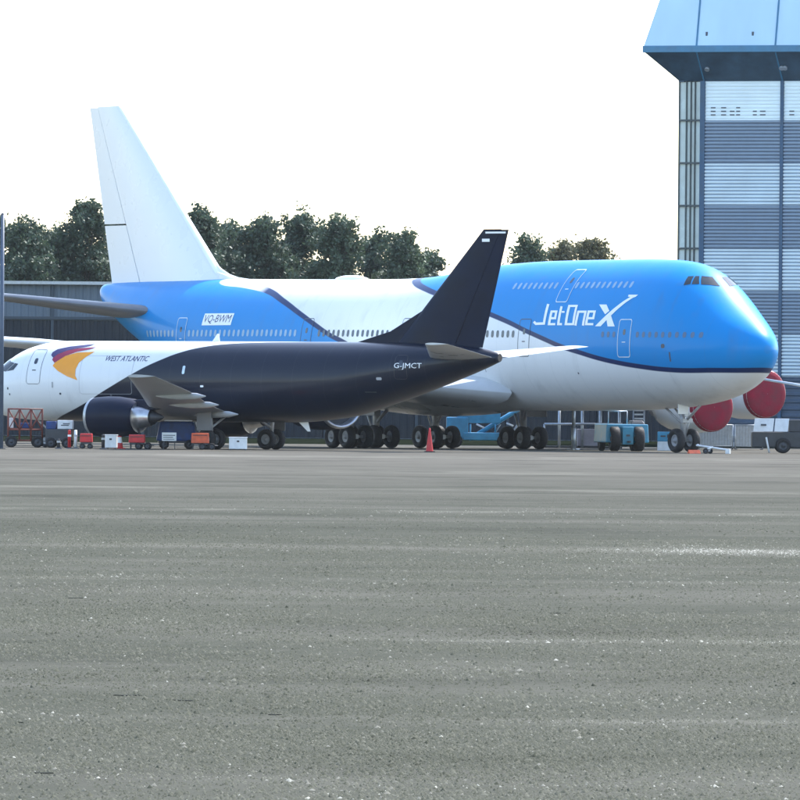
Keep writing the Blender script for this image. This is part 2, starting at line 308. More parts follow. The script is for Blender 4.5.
# ---- the ground ----
def sheet(name, x0, x1, y0, y1, z, m):
    o = MB().add([(x0,y0,z),(x1,y0,z),(x1,y1,z),(x0,y1,z)], [(0,1,2,3)]).build(name, m); return tag(o, kind='structure')
tag(sheet('ground', -900, 900, -220, 1500, -.006, M['grass']), 'rough grass ground beyond the apron', 'ground')
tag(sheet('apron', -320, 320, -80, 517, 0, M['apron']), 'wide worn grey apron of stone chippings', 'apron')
def chips():
    zones = [(36, 60, 950, 1.05), (60, 95, 520, 1.1), (95, 150, 190, 1.25), (150, 260, 36, 1.6)]; P = []; S0 = []
    for y0, y1, dens, sz in zones:
        half = lambda y: .0475*y + 2.0
        area = (half(y0) + half(y1))*(y1-y0); k = int(area*dens)
        y = np.sqrt(rng.uniform(0, 1, k)*(y1**2-y0**2) + y0**2); x = rng.uniform(-1, 1, k)*(.0475*y+2.0); P.append(np.stack([x, y], 1)); S0.append(np.full(k, sz)*np.where(y > 150, np.clip((275-y)/125, .05, 1), 1))
    P = np.concatenate(P); S0 = np.concatenate(S0); k = len(P)
    # thin the chips in patches
    patch = np.sin(P[:,0]*.9+np.sin(P[:,1]*.31)*2)*np.sin(P[:,1]*.42+1.3*np.sin(P[:,0]*.5)); keep = rng.uniform(0, 1, k) < .62+.38*patch
    P = P[keep]; S0 = S0[keep]; k = len(P)
    s = .0045 + .0065*rng.gamma(2.0, .45, k); s = np.minimum(s, .03)*S0
    ang = rng.uniform(0, 6.283, k); ca, sa = np.cos(ang), np.sin(ang)
    base = np.array([(1,0,0),(0,1,0),(-1,0,0),(0,-1,0),(.15,.1,1)])
    el = rng.uniform(.6, 1.3, k)
    V = base[None]*s[:,None,None]*np.stack([np.ones(k), el, rng.uniform(.45, .85, k)], 1)[:,None,:]
    V = V + rng.normal(0, .12, V.shape)*s[:,None,None]*np.array([1, 1, .35])
    x = V[...,0]*ca[:,None] - V[...,1]*sa[:,None]; y = V[...,0]*sa[:,None] + V[...,1]*ca[:,None]
    V = np.stack([x + P[:,0:1], y + P[:,1:2], V[...,2]], 2)
    V[:, :4, 2] = -.002
    Fc = np.array([(0,1,4),(1,2,4),(2,3,4),(3,0,4)])[None] + (np.arange(k)*5)[:,None,None]
    me = bpy.data.meshes.new('apron_chippings'); me.vertices.add(k*5); me.vertices.foreach_set('co', V.reshape(-1).astype(np.float32))
    nf = k*4; me.loops.add(nf*3); me.loops.foreach_set('vertex_index', Fc.reshape(-1).astype(np.int32)); me.polygons.add(nf)
    me.polygons.foreach_set('loop_start', np.arange(nf, dtype=np.int32)*3); me.polygons.foreach_set('loop_total', np.full(nf, 3, dtype=np.int32))
    me.update(calc_edges=True)
    t = np.clip(rng.normal(.5, .16, k) + (rng.uniform(0, 1, k) > .999)*.5, 0, 1)
    X, Y = P[:,0], P[:,1]; wy = Y + .5*np.sin(X*.8+1) + .3*np.sin(X*2.3)
    for y0, w, amt, x0 in ((83.5, .9, .26, -1), (136.5, 4.2, .40, 2.6), (62, .5, .15, -9), (112, 1.2, .14, -9), (186, 4, .2, -9), (52, .5, .12, -9), (86.3, .9, -.2, -3), (71, .8, -.15, -9), (160, 4, -.2, -9), (97, 1.4, -.12, -9), (210, 6, -.2, -9), (47, .45, -.15, -9), (56, .6, -.12, -9)):  # strongest pale band paints the right-hand glare into the stone tones
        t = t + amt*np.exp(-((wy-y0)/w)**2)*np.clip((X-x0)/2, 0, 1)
    for sx, sy, ph in ((.33, .05, .3), (.21, .11, 2.1), (.9, .23, 4.0), (.5, .37, 1.2)): t = t + .055*np.sin(X*sx*2+ph+np.sin(Y*sy*1.7))*np.sin(Y*sy*2+ph*2+np.sin(X*sx))
    t = np.clip(t, 0, 1)
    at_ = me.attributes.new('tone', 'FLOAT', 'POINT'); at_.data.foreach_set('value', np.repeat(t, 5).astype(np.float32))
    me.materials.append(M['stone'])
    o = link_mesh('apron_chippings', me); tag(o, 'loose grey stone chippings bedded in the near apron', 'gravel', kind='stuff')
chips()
apron = bpy.data.objects['apron']; M['tar'] = mat('dark_tar', (.017,.019,.014), .9, var=.3, scale=6); M['tar'].node_tree.nodes['Principled BSDF'].inputs['Specular IOR Level'].default_value = .05
for u, v, w in ((128,698,30),(187,702.5,30),(20,726,10),(40,776.5,28),(274,716,14),(75,601,17),(560,612,22)):
    Y = F*CH/(v - project((at(u, v, 100)[0], 1e6, CH))[1]); x = at(u, v, Y)[0]; ww = w*Y/F/2; r = np.random.default_rng(int(u)); k = 14
    V = [(x + ww*math.cos(6.283*i/k)*r.uniform(.6, 1.1), Y + ww*1.1*math.sin(6.283*i/k)*r.uniform(.3, 1.2), .005) for i in range(k)]
    MB().add(V + [(a, b_, .0) for a, b_, _ in V], [tuple(range(k))] + [(i, (i+1) % k, k+(i+1) % k, k+i) for i in range(k)]).build('tar_patch', M['tar'], apron)

# ---- aircraft builders ----
def fuselage_mesh(fz, name, m, parent, n=72, step=.45):
    sts = [0.0, .01, .03, .07, .13, .2, .3, .42, .56, .75, 1, 1.25, 1.5]
    while sts[-1] < fz.L-1.0: sts.append(sts[-1] + step)
    sts += [fz.L-.6, fz.L-.3, fz.L-.12, fz.L]
    b = MB(); vs = []
    for st in sts:
        zb, zt, w, zw = fz.sec(st)
        if st == 0: zb, zt, w = zw-.03, zw+.03, .03
        for i in range(n):
            t = 2*math.pi*i/n; sn, cs = math.sin(t), math.cos(t)
            vs.append(fz.loc(st, w*cs, zw + (zt-zw if sn > 0 else zw-zb)*sn))
    fs = [(j*n+i, j*n+(i+1) % n, (j+1)*n+(i+1) % n, (j+1)*n+i) for j in range(len(sts)-1) for i in range(n)]
    b.add(vs, fs, True); b.add(vs[:n], [tuple(range(n))]); b.add(vs[-n:], [tuple(range(n))])
    return b.build(name, m, parent)
def surf(fz, st, z, off):
    e = .02; s = fz.side
    zb, zt, w, zw = fz.sec(st); z = min(max(z, zb+.03), zt-.004)
    H = fz.half(st, z); hs = (fz.half(st+e, z)-fz.half(max(0, st-e), z))/(st+e-max(0, st-e)); hz = (fz.half(st, min(z+e, zt-.001))-fz.half(st, z-e))/(min(z+e, zt-.001)-z+e)
    nv = Vector((-hs, s, -hz)).normalized()
    return fz.loc(st + nv.x*off, s*H + nv.y*off, z + nv.z*off)
def decal(fz, name, polys, m, parent, off=.012, maxlen=.3):
    bm = bmesh.new()
    for p in polys:
        vs = [bm.verts.new((a, b, 0)) for a, b in p]
        try: bm.faces.new(vs)
        except ValueError: pass
    bmesh.ops.triangulate(bm, faces=bm.faces[:])
    for it in range(5):
        lng = [e for e in bm.edges if e.calc_length() > maxlen]
        if not lng: break
        bmesh.ops.subdivide_edges(bm, edges=lng, cuts=1); bmesh.ops.triangulate(bm, faces=bm.faces[:])
    for v in bm.verts: v.co = surf(fz, v.co.x, v.co.y, off)
    bm.normal_update()
    c = Vector(fz.loc(0, fz.side, 0))
    for f in bm.faces:
        if f.normal.dot(c) < 0: f.normal_flip()
        f.smooth = True
    me = bpy.data.meshes.new(name); bm.to_mesh(me); bm.free(); me.materials.append(m)
    return link_mesh(name, me, parent)
def rrect(st, z, w, h, r, k=4):
    out = []
    for cx, cz, a0 in ((st+w/2-r, z+h/2-r, 0), (st-w/2+r, z+h/2-r, 90), (st-w/2+r, z-h/2+r, 180), (st+w/2-r, z-h/2+r, 270)):
        out += [(cx + r*math.cos(R(a0+90*i/k)), cz + r*math.sin(R(a0+90*i/k))) for i in range(k+1)]
    return out
def frame_polys(outer, inner):
    n = len(outer); return [[outer[i], outer[(i+1) % n], inner[(i+1) % n], inner[i]] for i in range(n)]
def door(fz, st, z, w, h, m_frame, m_skin, parent, lw=.055, name='door', lean=0.0):
    ln = lambda P: [(a + (b-z)*lean, b) for a, b in P]
    d = decal(fz, name, [ln(rrect(st, z, w, h, .16))], m_skin, parent, .006)
    decal(fz, 'door_frame', frame_polys(ln(rrect(st, z, w, h, .16)), ln(rrect(st, z, w-2*lw, h-2*lw, .12))), m_frame, d, .014)
    decal(fz, 'door_handle', [ln(rrect(st, z-.1*h, w*.28, .05, .02, 2))], m_frame, d, .014)
    decal(fz, 'door_window', [ln(rrect(st, z+.16*h, .22, .3, .09))], M['window_dark'], d, .014)
    return d
def text_polys(s, size, shear=0.0, spacing=1.0, bold=0.0):
    cu = bpy.data.curves.new('txt', 'FONT'); cu.body = s; cu.size = size; cu.shear = shear; cu.space_character = spacing; cu.offset = bold; cu.resolution_u = 2
    o = bpy.data.objects.new('txt', cu); COL.objects.link(o); bpy.context.view_layer.update()
    me = bpy.data.meshes.new_from_object(o.evaluated_get(bpy.context.evaluated_depsgraph_get()))
    P = [[tuple(me.vertices[i].co[:2]) for i in p.vertices] for p in me.polygons]
    bpy.data.objects.remove(o); bpy.data.curves.remove(cu); bpy.data.meshes.remove(me)
    return P
def put_text(fz, name, s, st0, z0, width, height, m, parent, shear=0.0, bold=0.0, fz_dir=-1, off=.013):
    P = text_polys(s, 1.0, shear, 1.0, bold); xs = [p[0] for q in P for p in q]; ys = [p[1] for q in P for p in q]
    x0, x1, y0, y1 = min(xs), max(xs), min(ys), max(ys)
    return decal(fz, name, [[(st0 + fz_dir*(x-x0)/(x1-x0)*width, z0 + (y-y0)/(y1-y0)*height) for x, y in q] for q in P], m, parent, off, .4)
def foil(a, b, th, n=10):              # closed outline of a wing section between chord fractions a..b
    T = lambda x: th*5*(.2969*math.sqrt(x) - .126*x - .3516*x*x + .2843*x**3 - .1036*x**4) + .0015
    xs = [a + (b-a)*(1-math.cos(math.pi*i/n))/2 for i in range(n+1)]
    return [(x, T(x)) for x in xs] + [(x, -T(x)*.8) for x in reversed(xs)]
def surface(name, secs, m, parent, vertical=False, a=0.0, b=1.0, sgn=1, gap=0):
    # secs: (span position, leading-edge station, chord, height or lateral, thickness ratio)
    o = MB(); rings = []
    for sp, le, ch, zz, th in secs:
        ring = []
        for x, t in foil(a, b, th):
            st = le + x*ch; ring.append((-st, -t*ch, sp) if vertical else (-st, -sgn*sp, zz + t*ch))
        rings.append(ring)
    k = len(rings[0]); vs = [p for r in rings for p in r]
    fs = [(j*k+i, j*k+(i+1) % k, (j+1)*k+(i+1) % k, (j+1)*k+i) for j in range(len(rings)-1) for i in range(k)]
    o.add(vs, fs, True); o.add(rings[0], [tuple(range(k))]); o.add(rings[-1], [tuple(range(k))])
    ob = o.build(name, m, parent)
    md = ob.modifiers.new('edges', 'EDGE_SPLIT'); md.split_angle = R(50)
    return ob
def wheel(r, w, name, parent, pos):    # axis along local y
    b = MB(); h = w/2
    b.lathe([(-h*.55, r*.5), (-h*.8, r*.58), (-h, r*.72), (-h*.97, r*.86), (-h*.7, r*.96), (-h*.3, r), (h*.3, r), (h*.7, r*.96), (h*.97, r*.86), (h, r*.72), (h*.8, r*.58), (h*.55, r*.5)], pos, (0,1,0), 24)
    b.k = 1
    for s in (-1, 1):
        b.lathe([(s*h*.55, r*.5), (s*h*.62, r*.46), (s*h*.3, r*.34), (s*h*.35, r*.2), (s*h*.75, r*.16), (s*h*.8, .005)], pos, (0,1,0), 20)
    return b.build(name, [M['rubber'], M['rim']], parent)
def nacelle(parent, st, lat, z, r, L, m, m_lip, cover=None, pylon=None, flat=1.0):
    b = MB(); o = (-st, -lat, z)
    b.lathe([(-.45, r*.8), (-.25, r*.82), (-.08, r*.86), (0, r*.91), (-.04, r*.97), (-.22, r*1.0)], o, (1,0,0), 36); b.k = 1
    b.lathe([(-.22, r), (-.25*L, r*1.05), (-.45*L, r*1.04), (-.68*L, r*.94), (-.78*L, r*.82)], o, (1,0,0), 36); b.k = 2
    b.lathe([(-.78*L, r*.82), (-.77*L, r*.6), (-.9*L, r*.52), (-L, r*.42)], o, (1,0,0), 30)
    e = b.build('engine', [m_lip, m, M['steel']], parent)
    MB().lathe([(-.9*L, r*.34), (-1.02*L, r*.3), (-1.14*L, r*.14), (-1.2*L, .01)], o, (1,0,0), 20).build('exhaust_cone', M['dark_steel'], e)
    if cover:
        MB().lathe([(-.3, r*1.012), (-.1, r*1.0), (.02, r*.93), (.07, r*.7), (.1, r*.35), (.11, .01)], o, (1,0,0), 40).build('intake_cover', cover, e)
    else:
        MB().lathe([(-.5, r*.8), (-.52, r*.3), (-.15, .02)], o, (1,0,0), 24).build('fan', M['dark_steel'], e)
    if pylon:
        (a0, z0), (a1, z1), (a2, z2), (a3, z3) = pylon; t = .22; q = MB()
        vs = [(-a, -lat + s*t, zz) for s in (-1, 1) for a, zz in pylon]
        q.add(vs, [(0,1,2,3), (7,6,5,4), (0,4,5,1), (1,5,6,2), (2,6,7,3), (3,7,4,0)]); q.build('pylon', m, e, .05)
    return e
# ---- the blue and white jumbo ----
jet = empty('jumbo_jet', (J.nose[0], J.nose[1], 0), J.h, 'large blue and white four-engine jet with upper deck, parked behind the smaller one', 'airplane')
jf = fuselage_mesh(J, 'fuselage', M['jumbo'], jet)
DOORS = (8.62, 18.14, 30.02, 40.46, 54.41); DZ = (5.85, 5.9, 5.98, 6.02, 6.12)
for st, z in zip(DOORS, DZ):
    blue = st < 15 or st > 45
    door(J, st, z, 1.12, 1.98, M['paleline'] if blue else M['darkline'], M['jumbo'], jf, .05 if blue else .04)
door(J, 15.2, 8.6, 1.15, 1.75, M['paleline'], M['jumbo'], jf, .055, 'upper_deck_door')
st = 2.9
while st < 59.5:
    z = 6.0 + .005*min(st, 45)
    if all(abs(st-d) > .85 for d in DOORS) and not 10.6 < st < 17.2:
        m = M['window_brown'] if st < 16.5 else M['window_dark'] if st < 41 else M['window_pale']
        decal(J, 'cabin_window', [rrect(st, z, .25, .38, .11, 3) if st > 16.5 else rrect(st, z, .24, .3, .1, 3)], m, jf, .01)
    st += .51
st = 9.3
while st < 20.8:
    if abs(st-15.2) > .8: decal(J, 'upper_deck_window', [rrect(st, 8.62, .24, .34, .1, 3)], M['window_pale'], jf, .01)
    st += .51
Jp = Fuselage(T747, J.nose, J.h, -1)
CW = [[(218,227),(242,182),(270,181),(252,221)], [(259,221),(277,181),(298,181),(297,221)], [(306,223),(309,180),(384,183),(412,229),(352,225)]]
for q in CW:
    P = [J.inv(640+a/5.0, 240+b/5.0) for a, b in q]
    for fz in (J, Jp): decal(fz, 'cockpit_window', [P], M['glass'], jf, .012, .12)
def mark_px(fz, name, polys, m, parent, off=.014): return decal(fz, name, [[fz.inv(u, v) for u, v in p] for p in polys], m, parent, off, .25)
def stroke(pts, w, closed=False, sc=1.0, org=(0, 0)):     # polyline -> mitred quads, in photo pixels
    n = len(pts); L, Rr = [], []
    for i, p in enumerate(pts):
        a = pts[i-1] if (i > 0 or closed) else None; c = pts[(i+1) % n] if (i < n-1 or closed) else None
        def nrm(s, e):
            d = Vector((e[0]-s[0], e[1]-s[1])).normalized(); return Vector((-d.y, d.x))
        if a is None: m_ = nrm(p, c)
        elif c is None: m_ = nrm(a, p)
        else:
            n1, n2 = nrm(a, p), nrm(p, c); m_ = (n1+n2).normalized(); m_ = m_/max(.45, m_.dot(n1))
        L.append((p[0]+m_.x*w/2, p[1]+m_.y*w/2)); Rr.append((p[0]-m_.x*w/2, p[1]-m_.y*w/2))
    ij = [(i, (i+1) % n) for i in range(n if closed else n-1)]
    return [[(org[0]+q[0]/sc, org[1]+q[1]/sc) for q in (L[i], L[j], Rr[j], Rr[i])] for i, j in ij]
LS, LO = 5.714, (520, 250)
def letter(name, segs):
    P = []
    for pts, w, cl in segs: P += stroke(pts, w, cl, LS, LO)
    return mark_px(J, name, P, M['white_mark'], jf)
letter('logo_letter', [([(163,309),(138,420),(92,422),(80,410)], 14, False)])
letter('logo_letter', [([(174,390),(202,390),(209,352),(182,352),(167,424),(203,424)], 12.5, False)])
letter('logo_letter', [([(239,322),(220,424),(241,424)], 12.5, False), ([(240,354),(256,354)], 10, False)])
letter('logo_letter', [([(283,320),(325,320),(305,424),(263,424)], 12.5, True)])
letter('logo_letter', [([(318,432),(335,353),(376,353),(361,432)], 12.5, False)])
letter('logo_letter', [([(386,390),(420,390),(428,352),(394,352),(379,424),(420,424)], 12.5, False)])
px = lambda P: [(LO[0]+a/LS, LO[1]+b/LS) for a, b in P]
mark_px(J, 'logo_letter', [px([(430,436),(462,436),(512,384),(560,338),(606,300),(646,274),(662,268),(676,256),(622,256),(618,268),(632,268),(590,294),(540,332),(490,376)])], M['white_mark'], jf)
mark_px(J, 'logo_letter', [px([(454,312),(496,312),(512,348),(488,368)]), px([(494,384),(518,362),(543,437),(502,437)])], M['white_mark'], jf, .017)
reg = decal(J, 'registration_panel', [[(52.05,6.66),(48.8,6.66),(48.8,7.32),(52.05,7.32)]], M['white_mark'], jf, .01)
put_text(J, 'registration_lettering', 'VQ-BWM', 51.9, 6.74, 2.95, .5, M['navy_mark'], reg, .15, .0, -1, .018)
# small scuffs and service points seen on the side
for s_, z_, w_, h_ in ((5.4,5.45,.28,.22),(4.9,4.9,.1,.5),(20.3,5.15,.12,.14),(13.2,4.05,.12,.1),(25.0,4.6,.5,.03),(22.2,4.4,.04,.6)):
    decal(J, 'service_panel', [rrect(s_, z_, w_, h_, min(w_, h_)*.4, 3)], M['darkline'], jf, .008)
MB().lathe([(0,.0),(.15,.28),(.8,.42),(2.0,.42),(2.9,.2),(3.2,.0)], (-42.5,0,9.16), (1,0,0), 18, .55).build('antenna_fairing', M['white'], jf)
b = MB(); vs = []; NB = 40
sts = [17.5+27*i/NB for i in range(NB+1)]
for s_ in sts:
    t = (s_-17.5)/27; k = math.sin(math.pi*t)**.6 if 0 < t < 1 else 0
    for i in range(33):
        a = math.pi*i/32; vs.append((-s_, 3.62*k*math.cos(a)+1e-4*i, 3.7 - (1.95*k*math.sin(a)**.8) + (1.2*k if False else 0)))
b.add(vs, [(j*33+i, j*33+i+1, (j+1)*33+i+1, (j+1)*33+i) for j in range(NB) for i in range(32)], True)
top = []
for s_ in sts:
    t = (s_-17.5)/27; k = math.sin(math.pi*t)**.6 if 0 < t < 1 else 0
    for i in range(17):
        a = math.pi*i/16; top.append((-s_, 3.62*k*math.cos(a)+1e-4*i, 3.7 + 1.5*k*math.sin(a)**.6))
b.add(top, [(j*17+i, j*17+i+1, (j+1)*17+i+1, (j+1)*17+i) for j in range(NB) for i in range(16)], True)
b.build('belly_fairing', M['white'], jet)
W747 = [(2.4,20.6,15.4,3.0,.125),(6,23.6,12.6,3.35,.115),(12,28.7,9.2,4.25,.10),(21,37.0,6.6,5.4,.09),(27,42.9,5.1,5.9,.085),(31,47.0,4.1,6.2,.08)]
for s in (1, -1):
    w = surface('wing', W747, M['wing_grey'], jet, sgn=s)
    surface('winglet', [(31.02,47.0,4.1,6.2,.08),(31.2,48.0,3.2,6.5,.08),(31.7,49.6,1.5,7.7,.07)], M['white'], w, sgn=s)
    for lt in (8.5, 15.5, 18.5, 24.5):
        c = np.interp(lt, [r[0] for r in W747], [r[1]+r[2] for r in W747]); z = np.interp(lt, [r[0] for r in W747], [r[3] for r in W747])
        MB().lathe([(-3.6,.02),(-3.0,.2),(-1.6,.34),(.4,.28),(1.6,.02)], (-c, -s*lt, z-.38), (-1,0,0), 14, 1.3).build('flap_fairing', M['wing_grey'], w)
    nm, cv = (M['navy'], None) if s > 0 else (M['white'], M['red_cover'])  # starboard nacelles coloured navy to imitate shade, port ones plain white
    nacelle(jet, 22.6, s*11.6, 2.36, 1.32, 5.6, nm, M['steel'], cv, ((23.8,3.55),(29.6,4.05),(31.5,3.6),(27.5,2.9)))
    nacelle(jet, 31.0, s*20.6, 3.12, 1.34, 5.6, nm, M['steel'], cv, ((32.2,4.3),(37.6,5.3),(39.5,4.8),(36,3.6)))
    surface('tailplane', [(1.3,58.2,8.6,7.35,.1),(11.0,66.6,2.6,8.6,.09)], M['grey_dark'], jet, sgn=s)
VF = [(9.0,54.4,13.2,0,.1),(19.3,66.9,3.55,0,.09)]
fin = surface('tail_fin', VF, M['white'], jet, True, 0, .695)
surface('leading_edge', [(9.6,54.4+.6*1.2136-.03,13.0,0,.102),(19.2,66.76,3.6,0,.094)], M['white_mark'], fin, True, 0, .022)
def vsec(z):
    t = (z-9.0)/10.3; return (z, 54.4+12.5*t, 13.2-9.65*t, 0, .1-.01*t)
surface('rudder', [vsec(9.15), vsec(12.45)], M['white'], fin, True, .705, 1)
surface('rudder', [vsec(12.55), vsec(19.25)], M['white'], fin, True, .705, 1)
b = MB(); dz = [(51.2,9.2)] + [J.inv(u, v, 0) for u, v in ((238,277.3),(229,274),(221,268.5),(213,260),(205,249))] + [(59.5,10.5),(59.5,8.9),(51.2,8.9)]; nd = len(dz)
b.add([(-a, s*.16*(0.35 if i < nd-3 else 1.6), z) for s in (-1, 1) for i, (a, z) in enumerate(dz)], [tuple(range(nd)), tuple(reversed(range(nd, 2*nd)))] + [(i, (i+1) % nd, nd+(i+1) % nd, nd+i) for i in range(nd)])
b.build('fin_fillet', M['white'], fin, .03)
# gear
def truck(name, st, lat, ztop, lean=0.0):
    g = MB().tube((-st, -lat, .62), (-st+lean, -lat*.96, ztop), .17, .22, 14).tube((-st-.85, -lat, .62), (-st+.85, -lat, .62), .13).tube((-st, -lat, 1.3), (-st+1.4, -lat*.9, ztop-.2), .09).tube((-st-.2, -lat-.1, 1.0), (-st-.75, -lat-.1, 1.9), .06)
    for a in (-.74, .74): g.tube((-st+a, -lat-.5, .62), (-st+a, -lat+.5, .62), .08)
    g = g.build(name, M['strut'], jet)
    for a in (-.74, .74):
        for c in (-.56, .56): wheel(.62, .46, 'wheel', g, (-st+a, -lat+c, .62))
    MB().box(-st-1.1, -st+1.2, -lat-.05+(.75 if lat < 0 else -.75), -lat+(.75 if lat < 0 else -.75), 1.75, 3.0).build('gear_door', M['grey_dark'], g, .02)
    return g
for s in (-1, 1):
    truck('wing_gear', 32.0, s*5.5, 3.4, .3); truck('body_gear', 35.2, s*1.92, 2.6)
g = MB().tube((-7.7,0,.62), (-7.9,0,2.6), .15, .17, 14).tube((-7.7,-.55,.62), (-7.7,.55,.62), .08).tube((-7.75,0,1.5), (-6.1,0,2.5), .07).tube((-7.7,.14,1.0), (-7.4,.14,1.7), .05).tube((-7.4,.14,1.7), (-7.75,.14,2.2), .05).box(-7.55,-7.35,-.3,.3,1.55,1.75)
g.tube((-7.75,-.15,1.55), (-9.2,-.3,2.4), .06).tube((-7.75,.15,1.55), (-9.2,.3,2.4), .06)
g = g.build('nose_gear', M['strut'], jet)
for c in (-.46, .46): wheel(.62, .42, 'wheel', g, (-7.7, c, .62))
MB().box(-7.0,-6.95,-.85,-.22,1.98,2.62).build('gear_door', M['white'], g, .01)
MB().tube((-7.35,-.12,1.95), (-7.25,-.12,1.95), .11).tube((-7.35,.12,1.95), (-7.25,.12,1.95), .11).build('taxi_light', M['white_mark'], g)

# ---- the dark freighter in front ----
fr = empty('cargo_jet', (K.nose[0], K.nose[1], 0), K.h, 'smaller twin-engine freighter, white nose and dark navy tail, in front of the jumbo', 'airplane')
kf = fuselage_mesh(K, 'fuselage', M['cargo'], fr, 56, .35)
door(K, 4.67, 4.12, .92, 1.78, M['darkline'], M['cargo'], kf, .022)
cd = decal(K, 'cargo_door', [rrect(9.3, 3.72, 3.3, 1.95, .15)], M['cargo'], kf, .004)
decal(K, 'door_frame', frame_polys(rrect(9.3, 3.72, 3.3, 1.95, .15), rrect(9.3, 3.72, 3.27, 1.92, .14)), M['grey_paint'], cd, .009)
door(K, 27.2, 4.2, .7, 1.2, M['dark_steel'], M['cargo'], kf, .02)
Kp = Fuselage(T737, K.nose, K.h, 1)
for fz in (K, Kp):
    for q in ([(1.55,4.02),(2.35,4.52),(2.75,4.35),(1.98,3.92)], [(2.05,3.93),(2.8,4.36),(3.1,4.3),(2.6,3.86)], [(2.68,3.88),(3.16,4.3),(3.42,4.26),(3.2,3.95)]):
        decal(fz, 'cockpit_window', [q], M['glass'], kf, .01, .1)
GS, GO = 6.667, (40, 335); gp = lambda P: [(GO[0]+a/GS, GO[1]+b/GS) for a, b in P]
mark_px(K, 'swoosh_emblem', [gp([(75,135),(85,115),(120,95),(200,78),(310,66),(372,60),(330,75),(250,90),(180,105),(120,128),(88,152)])], M['violet_mark'], kf)
mark_px(K, 'swoosh_emblem', [gp([(82,165),(88,153),(120,129),(180,106),(250,91),(330,84),(376,82),(330,97),(250,112),(170,140),(97,186)])], M['red_mark'], kf)
mark_px(K, 'swoosh_emblem', [gp([(85,205),(98,187),(170,141),(250,118),(366,112),(310,145),(260,185),(238,230),(235,270),(250,302),(180,275),(120,240)])], M['orange_mark'], kf)
put_text(K, 'airline_lettering', 'WEST ATLANTIC', 9.1, 4.42, 2.7, .27, M['navy_mark'], kf, .3, .004, 1)
put_text(K, 'registration_lettering', 'G-JMCT', 26.84, 4.07, 1.52, .34, M['white_mark'], kf, 0, .0, 1)
for s_, z_, w_, h_, m_ in ((14.15,4.0,.16,.42,'paleline'),(15.35,3.18,.2,.1,'white_mark'),(26.0,3.62,.3,.14,'grey_paint'),(25.4,2.95,.6,.05,'dark_steel'),(2.9,3.0,.1,.12,'darkline'),(3.0,2.7,.08,.1,'darkline'),(6.4,2.75,.12,.1,'darkline'),(9.6,2.7,.12,.1,'darkline'),(5.95,3.2,.1,.3,'grey_paint')):
    decal(K, 'service_panel', [rrect(s_, z_, w_, h_, min(w_, h_)*.35, 3)], M[m_], kf, .008)
W737 = [(1.5,11.2,5.9,1.75,.14),(4.9,14.2,3.9,2.2,.125),(9.5,17.0,3.1,2.9,.11),(14.1,19.7,1.6,3.62,.1)]
for s in (-1, 1):
    w = surface('wing', W737, M['wing_dark'], fr, sgn=s)
    for lt in (2.9, 6.2, 9.0):
        c = np.interp(lt, [r[0] for r in W737], [r[1]+r[2] for r in W737]); z = np.interp(lt, [r[0] for r in W737], [r[3] for r in W737])
        MB().lathe([(-2.2,.02),(-1.7,.09),(-.8,.14),(.3,.12),(.85,.02)], (-c, -s*lt, z-.16), (-1,0,0), 14, 1.3).build('flap_fairing', M['wing_dark'], w)
    nacelle(fr, 10.75, s*4.83, 1.6, .98, 3.7, M['navy'], M['galv'], None, ((11.9,2.45),(15.6,2.5),(16.8,2.2),(14.0,1.9)))
    surface('tailplane', [(.75,28.5,3.7,4.72,.1),(6.3,32.0,1.3,5.32,.09)], M['wing_grey'], fr, sgn=s)
    g = MB().tube((-16.5,-s*2.6,.52), (-16.5,-s*2.75,2.1), .1, .13, 12).tube((-16.5,-s*2.6,1.1), (-16.4,-s*1.2,1.7), .06).tube((-16.5,-s*2.2,.52), (-16.5,-s*3.0,.52), .07).build('main_gear', M['strut'], fr)
    for c in (-.42, .42): wheel(.52, .36, 'wheel', g, (-16.5, -s*2.6+c, .52))
    MB().box(-16.95,-16.05,-s*3.22,-s*3.22+.05,.95,1.95).build('gear_door', M['grey_dark'], g, .02)
g = MB().tube((-4.3,0,.34), (-4.35,0,1.6), .08, .1, 12).tube((-4.3,-.3,.34), (-4.3,.3,.34), .05).tube((-4.3,0,.9), (-3.5,0,1.5), .045).build('nose_gear', M['strut'], fr)
for c in (-.24, .24): wheel(.34, .2, 'wheel', g, (-4.3, c, .34))
kv = lambda z: (z, 25.75+(z-5.1)*.905, 31.12+(z-5.1)*.2576-25.75-(z-5.1)*.905, 0, .1)
kfin = surface('tail_fin', [kv(4.85), kv(11.08)], M['navy'], fr, True, 0, .69)
surface('rudder', [kv(5.2), kv(11.05)], M['navy'], kfin, True, .70, 1)
b = MB(); dz = [(23.4,5.40),(25.6,6.0),(27.5,7.02),(28.6,7.6),(28.6,5.2),(23.4,5.2)]
b.add([(-a, s*.1*(.35 if i in (0, 1, 2) else 1), z) for s in (-1, 1) for i, (a, z) in enumerate(dz)], [tuple(range(6)), tuple(reversed(range(6, 12)))] + [(i, (i+1) % 6, 6+(i+1) % 6, 6+i) for i in range(6)])
b.build('dorsal_fin', M['navy'], kfin, .03)
b = MB().box(-32.55,-31.35,.125,.135,10.86,10.95).box(-31.6,-31.15,.125,.135,10.45,10.6); b.build('fin_marking', M['white_mark'], kfin)
MB().add([(-14.6,-.02,5.4),(-15.1,-.02,5.4),(-15.05,-.02,5.85),(-14.95,-.02,5.85),(-14.6,.02,5.4),(-15.1,.02,5.4),(-15.05,.02,5.85),(-14.95,.02,5.85)], [(0,1,2,3),(7,6,5,4),(0,4,5,1),(1,5,6,2),(2,6,7,3),(3,7,4,0)]).build('blade_antenna', M['white'], kf)
